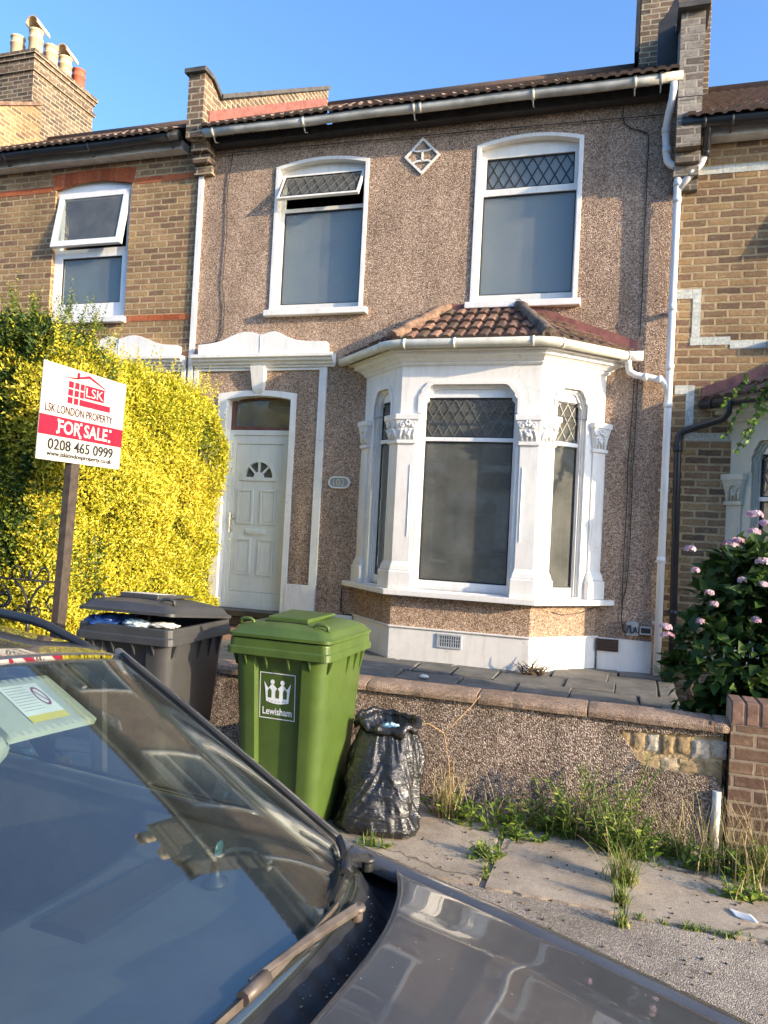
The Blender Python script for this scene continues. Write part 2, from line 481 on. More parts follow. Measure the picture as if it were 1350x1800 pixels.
        if bevel:
            d = o.modifiers.new('edge', 'BEVEL'); d.width = bevel; d.segments = seg; d.limit_method = 'ANGLE'; d.angle_limit = R(35)
        return o

def tag(o, label=None, cat=None, group=None, kind=None):
    if label: o['label'] = label
    if cat: o['category'] = cat
    if group: o['group'] = group
    if kind: o['kind'] = kind
    return o

def empty(name, loc, label, cat, group=None, rz=0.0):
    o = bpy.data.objects.new(name, None); COL.objects.link(o)
    o.empty_display_size = 0.2
    o.location = loc; o.rotation_euler = (0, 0, rz)
    PM[o.name] = Matrix.Translation(Vector(loc)) @ Matrix.Rotation(rz, 4, 'Z')
    return tag(o, label, cat, group)

def copy_tree(o, parent=None):
    c = o.copy(); COL.objects.link(c)
    if parent is not None: c.parent = parent
    for ch in list(o.children): copy_tree(ch, c)
    return c

def text_mesh(body, w, h, bold=0.0, align_w=True):
    """flat lettering filling a box w wide and h high, lower left corner at 0,0"""
    cu = bpy.data.curves.new('lettering', 'FONT'); cu.body = body; cu.size = 1.0; cu.offset = bold; cu.resolution_u = 3
    ob = bpy.data.objects.new('lettering', cu); COL.objects.link(ob)
    dg = bpy.context.evaluated_depsgraph_get(); dg.update()
    me = bpy.data.meshes.new_from_object(ob.evaluated_get(dg))
    vs = [v.co.copy() for v in me.vertices]; fs = [tuple(p.vertices) for p in me.polygons]
    bpy.data.objects.remove(ob); bpy.data.curves.remove(cu); bpy.data.meshes.remove(me)
    x0 = min(v.x for v in vs); x1 = max(v.x for v in vs); y0 = min(v.y for v in vs); y1 = max(v.y for v in vs)
    return [((v.x - x0) / (x1 - x0) * w, (v.y - y0) / (y1 - y0) * h) for v in vs], fs

def arch(x0, x1, z0, z1, rise, n=12):
    """opening outline with a segmental head; n pieces in the arch"""
    p = [(x0, z0), (x0, z1)]
    for i in range(1, n):
        t = i / n
        p.append((x0 + (x1 - x0) * t, z1 + rise * (1 - (2 * t - 1) ** 2)))
    return p + [(x1, z1), (x1, z0)]
def rect(x0, x1, z0, z1): return [(x0, z0), (x0, z1), (x1, z1), (x1, z0)]

def ring(mb, outer, inner, y0, y1, mi=0):
    n = len(outer)
    v = [(p[0], y, p[1]) for y in (y0, y1) for L in (outer, inner) for p in L]
    f = []
    for i in range(n):
        j = (i + 1) % n
        f += [(i, j, n + j, n + i), (2 * n + i, 2 * n + j, 3 * n + j, 3 * n + i), (i, j, 2 * n + j, 2 * n + i), (n + i, n + j, 3 * n + j, 3 * n + i)]
    return mb.add(v, f, mi)

def lattice(mb, x0, x1, z0, z1, dx, dz, w, y, th=0.004):
    """diamond leading clipped to a rectangle"""
    def clip(ax, az, bx, bz):
        t0, t1 = 0.0, 1.0; dx_, dz_ = bx - ax, bz - az
        for p, q in ((-dx_, ax - x0), (dx_, x1 - ax), (-dz_, az - z0), (dz_, z1 - az)):
            if abs(p) < 1e-9:
                if q < 0: return None
            else:
                r = q / p
                if p < 0: t0 = max(t0, r)
                else: t1 = min(t1, r)
        if t0 >= t1: return None
        return (ax + t0 * dx_, az + t0 * dz_, ax + t1 * dx_, az + t1 * dz_)
    H = z1 - z0; run = H / dz * dx
    k0 = int(run / dx) + 2; kn = int((x1 - x0) / dx) + 2
    for s_ in (1, -1):
        for k in range(-k0, kn + k0):
            xs = x0 + (k + 0.5) * dx
            c = clip(xs, z0, xs + s_ * run, z1) if True else None
            if not c: continue
            ax, az, bx, bz = c
            L = math.hypot(bx - ax, bz - az)
            if L < 0.01: continue
            nx, nz = -(bz - az) / L * w / 2, (bx - ax) / L * w / 2
            yy = y - (0.0006 if s_ > 0 else 0)
            v = [(ax + nx, yy, az + nz), (bx + nx, yy, bz + nz), (bx - nx, yy, bz - nz), (ax - nx, yy, az - nz)]
            v += [(p[0], yy + th, p[2]) for p in v]
            mb.add(v, [(0, 1, 2, 3), (7, 6, 5, 4), (0, 4, 5, 1), (1, 5, 6, 2), (2, 6, 7, 3), (3, 7, 4, 0)])

def tiled(mb, A0, A1, B0, B1, period, ncourse, amp=0.028, step=0.03, sharp=True):
    """interlocking roof tiles on the patch with eave A0-A1 and top B0-B1"""
    A0, A1, B0, B1 = map(Vector, (A0, A1, B0, B1))
    L = (A1 - A0).length; ed = (A1 - A0) / L
    nrm = (A1 - A0).cross(B0 - A0)
    if nrm.length < 1e-9: nrm = (A1 - A0).cross(B1 - A0)
    nrm.normalize()
    if nrm.z < 0: nrm = -nrm
    rng = random.Random(int(L * 1000))
    nseg = max(6, int(L / period) * 14)
    for c in range(ncourse):
        t0, t1 = c / ncourse, (c + 1) / ncourse
        rows = []
        for t, lift in ((t0, step), (t0 + 0.5 * (t1 - t0), step * 0.55), (t1, step * 0.1)):
            a = A0.lerp(B0, t); b = A1.lerp(B1, t)
            row = []
            for i in range(nseg + 1):
                p = a.lerp(b, i / nseg)
                ph = ((p - A0).dot(ed) / period + 0.5 * 0) % 1.0
                if sharp:
                    h = 1.0 if 0.22 < ph < 0.74 else (0.0 if (ph < 0.12 or ph > 0.84) else (max(0, (ph - 0.12) / 0.10) if ph < 0.5 else (0.84 - ph) / 0.10))
                    h = max(0.0, min(1.0, h))
                else:
                    h = 0.5 - 0.5 * math.cos(2 * PI * ph)
                row.append(p + nrm * (amp * h + lift))
            rows.append(row)
        base = [p - nrm * (step * 0.95 + 0.01) for p in rows[0]]
        allr = [base] + rows
        n = nseg + 1; v = [p for r_ in allr for p in r_]; f = []; tn = []
        tv = {}
        for j in range(3):
            for i in range(nseg):
                f.append((j * n + i, j * n + i + 1, (j + 1) * n + i + 1, (j + 1) * n + i))
                m = (allr[1][i] - A0).dot(ed)
                key = int(m / (period) + 0.0)
                if key not in tv: tv[key] = rng.random()
                tn.append(max(0.001, min(0.999, tv[key])) if j else 0.02)
        mb.add(v, f, 0, False, tn)
    return mb

# ------------------------------------------------------------------ ground
def groundmat(name, c0, c1, scale=2.0, grain=0.35, cracks=0.0, wear=None, bstr=0.5, gs=160.0):
    m, nt, b = mat(name, rough=0.9, spec=0.25)
    n = noise_t(nt, scale, 8, 0.65)
    c = ramp(nt, n.outputs['Fac'], [(0.32, c0), (0.66, c1)])
    v = nd(nt, 'ShaderNodeTexVoronoi', feature='F1'); v.inputs['Scale'].default_value = gs
    nt.links.new(coords(nt), v.inputs['Vector'])
    sp = nt.nodes.new('ShaderNodeSeparateColor'); nt.links.new(v.outputs['Color'], sp.inputs[0])
    c = mixc(nt, 1.0, c, ramp(nt, sp.outputs[0], [(0, (1 - grain,) * 3), (0.7, (1, 1, 1)), (1, (1 + grain, 1 + grain * 0.95, 1 + grain * 0.9))]), 'MULTIPLY')
    if cracks:
        vc = nd(nt, 'ShaderNodeTexVoronoi', feature='DISTANCE_TO_EDGE'); vc.inputs['Scale'].default_value = 0.9
        wn_ = noise_t(nt, 3.0, 5)
        av = nt.nodes.new('ShaderNodeVectorMath'); av.operation = 'ADD'
        nt.links.new(coords(nt), av.inputs[0])
        sc = nt.nodes.new('ShaderNodeVectorMath'); sc.operation = 'SCALE'; sc.inputs['Scale'].default_value = 0.35
        nt.links.new(wn_.outputs['Color'], sc.inputs[0]); nt.links.new(sc.outputs[0], av.inputs[1])
        nt.links.new(av.outputs[0], vc.inputs['Vector'])
        c = mixc(nt, 1.0, c, ramp(nt, vc.outputs['Distance'], [(0.0, (0.35, 0.33, 0.3)), (0.012, (1, 1, 1))]), 'MULTIPLY')
    d = noise_t(nt, 5.0, 6, 0.7)
    c = mixc(nt, 1.0, c, ramp(nt, d.outputs['Fac'], [(0.3, (0.72, 0.71, 0.70)), (0.55, (1, 1, 1))]), 'MULTIPLY')
    vs = nd(nt, 'ShaderNodeTexVoronoi', feature='F1'); vs.inputs['Scale'].default_value = 3.3; nt.links.new(coords(nt), vs.inputs['Vector'])
    c = mixc(nt, 1.0, c, ramp(nt, vs.outputs['Distance'], [(0.055, (0.62, 0.61, 0.60)), (0.075, (1, 1, 1))]), 'MULTIPLY')
    setc(nt, b, c)
    h = math_n(nt, 'MULTIPLY_ADD', n.outputs['Fac'], 0.6)
    nt.links.new(math_n(nt, 'SUBTRACT', 1.0, v.outputs['Distance']), h.node.inputs[2])
    nt.links.new(bump(nt, h, bstr, 0.006), b.inputs['Normal'])
    return m
M['asphalt'] = groundmat('asphalt_road', (0.045, 0.045, 0.047), (0.075, 0.073, 0.07), 1.5, 0.5)
M['pavement'] = groundmat('worn_asphalt_pavement', (0.29, 0.24, 0.185), (0.46, 0.385, 0.30), 1.6, 0.45, 0.0)
M['concrete'] = groundmat('old_concrete_slab', (0.36, 0.29, 0.215), (0.54, 0.445, 0.335), 1.9, 0.22, 1.0, gs=220)
M['kerb'] = groundmat('granite_kerb', (0.22, 0.21, 0.2), (0.32, 0.31, 0.3), 3.0, 0.3)
M['soil'] = groundmat('dark_soil', (0.045, 0.035, 0.026), (0.10, 0.08, 0.06), 4.0, 0.5)
M['slab'] = groundmat('dark_paving_slab', (0.14, 0.14, 0.13), (0.235, 0.225, 0.205), 3.5, 0.18, bstr=0.7)
M['coping'] = groundmat('pinkish_coping_stone', (0.25, 0.17, 0.12), (0.44, 0.325, 0.24), 4.5, 0.42, bstr=1.0, gs=170)

g = MB(); g.grid(lambda u, v: ((u - .5) * 700, -100 + v * 420, -0.12), 4, 4); tag(g.build('ground', 'soil'), kind='structure')
g = MB(); g.box(-90, 90, -5.2, 2.16, -0.20, -0.10); tag(g.build('road', 'asphalt'), kind='structure')
g = MB()
x = -60.0
while x < 60:
    g.box(x + 0.004, x + 0.911, 2.164, 2.30, -0.2, 0.006); g.box(x + 0.004, x + 0.911, -5.34, -5.204, -0.2, 0.006); x += 0.915
tag(g.build('kerb', 'kerb', bevel=0.012), kind='structure')
# pavement: asphalt strip by the kerb, old concrete bays against the garden walls
g = MB(); g.box(-60, 60, 2.304, 4.9, -0.2, 0.0); g.box(-60, 60, -7.9, -5.344, -0.2, 0.0)
tag(g.build('pavement', 'pavement'), kind='structure')
g = MB()
rs = random.Random(3)
for (xa, xb, ya, yb) in ((-9, -4.3, 3.72, 4.66), (-4.28, -2.45, 3.72, 4.66), (-2.43, -0.60, 3.71, 4.66), (-0.565, 0.045, 3.70, 4.66), (0.075, 1.9, 3.69, 4.66), (1.92, 3.8, 3.7, 4.66), (3.82, 9, 3.7, 4.66)):
    n = 14
    lo = [(xa + (xb - xa) * i / n, ya + 0.018 * mnoise.noise((xa + i * .7, 2.1, 0))) for i in range(n + 1)]
    g.prism(lo + [(xb, yb), (xa, yb)], 'z', -0.05, 0.012)
tag(g.build('concrete_path', 'concrete'), kind='structure')

# forecourts: soil bed with uneven paving slabs
def forecourt(xa, xb, z, ya=4.86, yb=8.0):
    g = MB(); g.box(xa, xb, ya, yb + 0.3, -0.15, z - 0.03)
    tag(g.build('forecourt_bed', 'soil'), kind='structure')
    g = MB(); rs = random.Random(int(xa * 10) + 5)
    y = ya + 0.02
    while y < yb - 0.05:
        d = min(rs.uniform(0.30, 0.52), yb - y); x = xa + 0.02 - rs.uniform(0, 0.3)
        while x < xb:
            w = rs.uniform(0.36, 0.66); x1 = min(x + w, xb - 0.01)
            if x1 - max(x, xa) > 0.1:
                xx = max(x, xa + 0.01); q = 0.009
                zt = z + rs.uniform(-0.010, 0.008)
                j = lambda: rs.uniform(-0.012, 0.012)
                pts = [(xx + q + j(), y + q + j()), ((xx + x1) / 2, y + q + j()), (x1 - q + j(), y + q + j()), (x1 - q + j(), y + d - q + j()), ((xx + x1) / 2, y + d - q + j()), (xx + q + j(), y + d - q + j())]
                tl = [zt + rs.uniform(-0.005, 0.005) for _ in pts]
                v = [(p[0], p[1], z - 0.06) for p in pts] + [(p[0], p[1], t) for p, t in zip(pts, tl)]
                g.add(v, [tuple(range(6)), tuple(range(11, 5, -1))] + [(i, (i + 1) % 6, 6 + (i + 1) % 6, 6 + i) for i in range(6)])
            x += w
        y += d
    return tag(g.build('forecourt_paving', 'slab', bevel=0.006, seg=1), kind='structure')
forecourt(-4.9, 0.50, 0.40)
forecourt(-15.3, -5.15, 0.38)
forecourt(0.62, 10.9, -0.02 + 0.05)
# ------------------------------------------------------------------ terraced houses
S2 = math.sqrt(0.5)
BP = [Vector((-2.80, 8.0)), Vector((-2.22, 7.42)), Vector((-0.83, 7.42)), Vector((-0.25, 8.0))]
BN = [Vector((-S2, -S2)), Vector((0, -1)), Vector((S2, -S2))]
def bcorner(i, off):
    if i == 0: return BP[0] + Vector((-off * math.sqrt(2), 0))
    if i == 3: return BP[3] + Vector((off * math.sqrt(2), 0))
    a, b = BN[i - 1], BN[i]
    return BP[i] + (a + b) / (1 + a.dot(b)) * off
def bplan(off): return [bcorner(i, off) for i in range(4)]
def bprism(mb, off, z0, z1, yb=8.0):
    p = bplan(off)
    mb.prism([(p[0].x, yb)] + [(q.x, q.y) for q in p] + [(p[3].x, yb)] if yb != 8.0 else [(q.x, q.y) for q in p], 'z', z0, z1)
def bface(i, T):
    A, B = BP[i], BP[i + 1]
    d = (B - A).normalized(); inn = -BN[i]
    m = Matrix(((d.x, inn.x, 0, A.x), (d.y, inn.y, 0, A.y), (0, 0, 1, 0), (0, 0, 0, 1)))
    return T @ m, (B - A).length
def cblock(i, a, off, inn=0.03):
    """plan of a pier at corner i reaching a along each face"""
    if i in (1, 2):
        dp = (BP[i - 1] - BP[i]).normalized(); dn = (BP[i + 1] - BP[i]).normalized()
        c = bcorner(i, off)
        p0 = BP[i] + dp * a + BN[i - 1] * off; p1 = BP[i] + dn * a + BN[i] * off
        q0 = BP[i] + dp * a - BN[i - 1] * inn; q1 = BP[i] + dn * a - BN[i] * inn; qc = bcorner(i, -inn)
        return [p0, c, p1, q1, qc, q0]
    if i == 0:
        dn = (BP[1] - BP[0]).normalized(); n = BN[0]
        return [BP[0] + Vector((-off * 1.2, 0)), BP[0] + dn * 0.04 + n * off, BP[0] + dn * a + n * off, BP[0] + dn * a - n * inn, BP[0] + Vector((0.10, 0)), BP[0] + Vector((0.03, 0))]
    dp = (BP[2] - BP[3]).normalized(); n = BN[2]
    return [BP[3] + dp * a + n * off, BP[3] + dp * 0.04 + n * off, BP[3] + Vector((off * 1.2, 0)), BP[3] - Vector((0.03, 0)), BP[3] - Vector((0.10, 0)), BP[3] + dp * a - n * inn]
def shoulder(u0, u1, zb, zt, k=1.0):
    L = [(0, zt - 0.145), (0.03 * k, zt - 0.115), (0.03 * k, zt - 0.085), (0.07 * k, zt - 0.045), (0.085 * k, zt - 0.02), (0.12 * k, zt)]
    return [(u0, zb)] + [(u0 + a, z) for a, z in L] + [(u1 - a, z) for a, z in reversed(L)] + [(u1, zb)]
def inset(poly, d, dz):
    c = (min(p[0] for p in poly) + max(p[0] for p in poly)) / 2; zb = min(p[1] for p in poly)
    return [(p[0] + (d if p[0] < c else -d), p[1] - (dz if p[1] > zb + 0.01 else 0)) for p in poly]
def spiral(mb, c, ux, n, r, turns=1.3, th=0.014, sgn=1):
    pts = []; rr = []
    for k in range(16):
        t = k / 15; a = 2 * PI * turns * t
        rad = r * (1 - 0.8 * t)
        p = Vector(c) + Vector((ux.x, ux.y, 0)) * (sgn * rad * math.cos(a)) + Vector((0, 0, rad * math.sin(a))) + Vector((n.x, n.y, 0)) * (0.012 + 0.016 * t)
        pts.append(p); rr.append(th * (1 - 0.35 * t))
    mb.tube(pts, rr, 6)

def pane_set(parent, T, x0, x1, z0, z1, y, lead=None, leadmat='lead'):
    b = MB(T); b.box(x0 + 0.004, x1 - 0.004, y, y + 0.004, z0 + 0.004, z1 - 0.004)
    b.build('pane', 'glass', parent)
    k = MB(T); ring(k, rect(x0, x1, z0, z1), rect(x0 + 0.013, x1 - 0.013, z0 + 0.013, z1 - 0.013), y - 0.012, y + 0.002)
    k.build('gasket', 'gasket', parent)
    if lead:
        l = MB(T); lattice(l, x0 + 0.012, x1 - 0.012, z0 + 0.012, z1 - 0.012, lead[0], lead[1], lead[2] if len(lead) > 2 else 0.009, y - 0.006)
        l.build('leading', leadmat, parent)

def sash(parent, T, x0, x1, ztop, h, y, ang, w=0.035, lead=None, mt='white_gloss', th=0.035):
    """top-hung light swung outwards about its upper edge"""
    Tm = T @ Matrix.Translation(Vector((0, y, ztop))) @ Matrix.Rotation(-ang, 4, 'X')
    b = MB(Tm); ring(b, rect(x0, x1, -h, 0), rect(x0 + w, x1 - w, -h + w, -w), -0.012, th - 0.012)
    s = b.build('sash', mt, parent, bevel=0.003)
    p = MB(Tm); p.box(x0 + w, x1 - w, 0.0, 0.005, -h + w, -w); p.build('pane', 'glass', parent)
    if lead:
        l = MB(Tm); lattice(l, x0 + w, x1 - w, -h + w, -w, lead[0], lead[1], 0.009, -0.006); l.build('leading', 'lead', parent)
        l = MB(Tm); ring(l, rect(x0 + w, x1 - w, -h + w, -w), rect(x0 + w + .011, x1 - w - .011, -h + w + .011, -w - .011), -0.010, 0.0); l.build('gasket', 'gasket', parent)
    return s

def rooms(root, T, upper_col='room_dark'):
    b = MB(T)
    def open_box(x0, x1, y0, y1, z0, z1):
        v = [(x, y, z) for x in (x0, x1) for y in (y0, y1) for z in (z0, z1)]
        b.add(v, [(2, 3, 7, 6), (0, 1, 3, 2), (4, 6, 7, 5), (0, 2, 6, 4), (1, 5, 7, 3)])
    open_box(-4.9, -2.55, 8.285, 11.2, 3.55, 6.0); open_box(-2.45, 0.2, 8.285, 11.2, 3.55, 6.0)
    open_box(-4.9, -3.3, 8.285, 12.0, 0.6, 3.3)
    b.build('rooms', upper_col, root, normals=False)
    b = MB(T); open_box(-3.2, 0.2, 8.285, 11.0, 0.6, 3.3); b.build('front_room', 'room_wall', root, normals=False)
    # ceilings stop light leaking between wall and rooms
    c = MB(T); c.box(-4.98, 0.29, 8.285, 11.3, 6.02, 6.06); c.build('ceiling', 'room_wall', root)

def bay(root, T, st):
    wallm, stone = st['wall'], st['stone']
    b = MB(T); bprism(b, 0.0, 0.72, 1.035, 8.1); b.build('bay_base_wall', wallm, root)
    b = MB(T)
    p = bplan(0.012); b.prism([(p[0].x, 8.1)] + [(q.x, q.y) for q in p] + [(p[3].x, 8.1)], 'z', 0.25, 0.708)
    p = bplan(0.028); b.prism([(p[0].x, 8.1)] + [(q.x, q.y) for q in p] + [(p[3].x, 8.1)], 'z', 0.708, 0.724)
    b.build('bay_plinth', 'white' if st['plinth'] else wallm, root, bevel=0.006)
    b = MB(T); p = bplan(0.125); b.prism([(q.x, q.y) for q in p] + [(p[3].x - 0.06, 8.15), (p[0].x + 0.06, 8.15)], 'z', 1.034, 1.088)
    b.build('bay_sill', stone, root, bevel=0.007)
    # three window faces
    wb = MB(); mb = MB()
    for i in range(3):
        Tf, L = bface(i, T)
        u0, u1 = (0.215, L - 0.215) if i == 1 else ((0.235, L - 0.20) if i == 0 else (0.20, L - 0.235))
        zt = 3.145
        op = shoulder(u0, u1, 1.10, zt, 1.0 if i == 1 else 0.75)
        wb.T = Tf; wb.holes(rect(0.0 if i == 1 else 0.0, L, 1.088, 3.40), [op], 0.0, 0.11)
        mb.T = Tf
        # stepped head moulding round the opening
        o1 = inset(op, -0.032, -0.032); ring(mb, [(a, max(z, 2.86)) for a, z in o1], [(a, max(z, 2.86)) for a, z in op], -0.014, 0.01)
        o2 = inset(op, 0.016, 0.018); ring(mb, op, o2, 0.028, 0.07)
        o3 = inset(op, 0.030, 0.036); ring(mb, o2, o3, 0.046, 0.09)
        # window frame, panes, leading
        f = MB(Tf); xi0, xi1 = u0 + 0.036, u1 - 0.036
        f.holes(rect(u0 - 0.01, u1 + 0.01, 1.09, 3.16), [rect(xi0, xi1, 1.19, 2.588), rect(xi0, xi1, 2.628, 3.025)], 0.068, 0.115)
        w = f.build('bay_window', 'upvc', root, bevel=0.003, seg=1)
        pane_set(w, Tf, xi0, xi1, 1.19, 2.588, 0.095)
        pane_set(w, Tf, xi0, xi1, 2.628, 3.025, 0.095, (0.112, 0.185), 'lead')
    wb.T = None
    wb.build('bay_frieze', stone, root)
    mb.build('bay_head_moulding', stone, root, bevel=0.004, seg=2)
    # piers
    for i in range(4):
        e = i in (0, 3); k = 0.85 if e else 1.0
        sh = MB(T)
        def blk(mb_, a, off, z0, z1, a2=None, off2=None):
            r0 = [(q.x, q.y, z0) for q in cblock(i, a * k, off)]
            r1 = [(q.x, q.y, z1) for q in cblock(i, (a2 if a2 is not None else a) * k, off2 if off2 is not None else off)]
            mb_.loft([r0, r1])
        blk(sh, 0.170, 0.020, 1.36, 2.56)
        # narrow chamfer beads on the shaft faces
        pl = cblock(i, 0.165 * k, 0.022)
        for a_, b_ in ((0, 1), (1, 2)):
            for t in (0.16, ):
                q = pl[a_].lerp(pl[b_], t if a_ == 0 else 1 - t)
                sh.tube([(q.x, q.y, 1.62), (q.x, q.y, 2.34)], 0.0055, 6)
        s = sh.build('bay_column', stone, root, bevel=0.006)
        ba = MB(T)
        blk(ba, 0.205, 0.062, 1.088, 1.262); blk(ba, 0.205, 0.062, 1.262, 1.275, 0.198, 0.052); blk(ba, 0.198, 0.050, 1.275, 1.315, 0.190, 0.042)
        blk(ba, 0.190, 0.042, 1.315, 1.365, 0.172, 0.022)
        ba.build('base', stone, s, bevel=0.007)
        ca = MB(T)
        blk(ca, 0.188, 0.040, 2.548, 2.585); blk(ca, 0.176, 0.024, 2.585, 2.66, 0.186, 0.032); blk(ca, 0.186, 0.032, 2.66, 2.785, 0.212, 0.060)
        blk(ca, 0.222, 0.070, 2.785, 2.842)
        co = ca.build('capital', stone, s, bevel=0.006)
        lf = MB(T); rs = random.Random(i * 7 + 1)
        faces = [(i - 1, -1), (i, 1)] if not e else ([(0, 1)] if i == 0 else [(2, -1)])
        for fi, sg in faces:
            if fi < 0 or fi > 2: continue
            n = BN[fi]; d = (BP[fi + 1] - BP[fi]).normalized() * sg
            for (ua, zz, r, s_) in ((0.045, 2.735, 0.036, 1), (0.155 * k, 2.735, 0.036, -1), (0.10 * k, 2.655, 0.030, 1)):
                c = BP[fi if sg > 0 else fi + 1] + d * ua + n * 0.030
                spiral(lf, (c.x, c.y, zz), d, n, r, 1.25, 0.015, s_)
                q = c + n * 0.02; lf.sphere((q.x, q.y, zz), 0.015, 5)
            for ua in (0.02, 0.065, 0.11, 0.155):
                c = BP[fi if sg > 0 else fi + 1] + d * (ua * k) + n * 0.022
                pts = [(c.x, c.y, 2.59), (c.x + n.x * 0.010, c.y + n.y * 0.010, 2.63), (c.x + n.x * 0.022 + d.x * 0.012, c.y + n.y * 0.022 + d.y * 0.012, 2.675), (c.x + n.x * 0.044 + d.x * 0.02, c.y + n.y * 0.044 + d.y * 0.02, 2.695)]
                lf.tube(pts, [0.012, 0.02, 0.017, 0.007], 6)
            c = BP[fi if sg > 0 else fi + 1] + d * (0.10 * k) + n * 0.056
            for a in range(6):
                an = a * PI / 3
                lf.sphere((c.x + d.x * 0.022 * math.cos(an), c.y + d.y * 0.022 * math.cos(an), 2.755 + 0.022 * math.sin(an)), 0.014, 5)
        lf.build('carved_leaves', stone, s)
    # cornice
    co = MB(T); prof = [(-0.02, 3.33), (0.014, 3.335), (0.028, 3.352), (0.028, 3.366), (0.045, 3.372), (0.060, 3.392), (0.088, 3.412), (0.112, 3.418), (0.112, 3.452), (0.16, 3.456), (0.16, 3.476), (-0.05, 3.478)]
    co.loft([[(q.x, q.y, z) for q in bplan(o)] for o, z in prof], closed=False, caps=False)
    co.build('bay_cornice', stone, root, weld=False)
    # gutter
    gu = MB(T); p = bplan(0.215); z = 3.508
    path = [(p[0].x, 7.985, z), ]
    for i in (1, 2):
        a = p[i].lerp(p[i - 1], 0.06 if i == 1 else 0.06); b2 = p[i].lerp(p[i + 1], 0.06)
        path += [(a.x, a.y, z), (b2.x, b2.y, z)]
    path += [(p[3].x - 0.02, 7.985, z)]
    gu.tube(path, 0.046, 12)
    for i in range(3):
        for t in ((0.10, 0.42, 0.9) if i == 1 else (0.12, 0.86)):
            q = p[i].lerp(p[i + 1], t); d = (p[i + 1] - p[i]).normalized() * 0.012
            gu.tube([(q.x - d.x, q.y - d.y, z), (q.x + d.x, q.y + d.y, z)], 0.053, 12)
    gu.build('bay_gutter', st['bay_gutter'], root)
    # tiled hipped roof
    p = bplan(0.185); ze = 3.545; zt = 4.05; B0 = (-1.92, 7.99, zt); B1 = (-1.17, 7.99, zt)
    P = [(q.x, q.y, ze) for q in p]; P[0] = (p[0].x, 7.99, ze); P[3] = (p[3].x, 7.99, ze)
    r = MB(T); tiled(r, P[1], P[2], B0, B1, 0.122, 4, 0.022, 0.030)
    tiled(r, P[0], P[1], B0, B0, 0.122, 4, 0.022, 0.030); tiled(r, P[2], P[3], B1, B1, 0.122, 4, 0.022, 0.030)
    rf = r.build('bay_roof', 'tile_red', root, weld=False)
    for A, B, mt in ((P[1], B0, 'mortar_orange'), (P[2], B1, 'mortar_dark')):
        h = MB(T); A = Vector(A); B = Vector(B); pts = []; rr = []
        for k in range(15):
            t = k / 14; q = A.lerp(B, t * 1.0); q += Vector((0.010 * mnoise.noise(q * 9), 0.010 * mnoise.noise(q * 9 + Vector((5, 0, 0))), 0.035 + 0.012 * mnoise.noise(q * 7)))
            pts.append(q); rr.append(0.062 + 0.014 * mnoise.noise(q * 12) + (0.008 if k % 4 == 0 else 0))
        h.tube(pts, rr, 9); h.build('hip_tiles', mt, rf)
    fl = MB(T)
    fl.prism([(B0[0] - 0.04, zt - 0.01), (B0[0] - 0.02, zt + 0.06), (B1[0] + 0.02, zt + 0.06), (B1[0] + 0.04, zt - 0.01)], 'y', 7.965, 8.0)
    fl.prism([(B1[0], zt + 0.075), (P[3][0] + 0.02, ze + 0.13), (P[3][0] + 0.02, ze + 0.02), (B1[0], zt - 0.04)], 'y', 7.968, 8.0)
    fl.prism([(B0[0], zt + 0.03), (P[0][0] + 0.05, ze + 0.06), (P[0][0] + 0.05, ze), (B0[0], zt - 0.05)], 'y', 7.968, 8.0)
    fl.build('roof_flashing', 'lead_flash', root)

def roof_z(y): return 6.19 + (y - 7.64) * 0.601

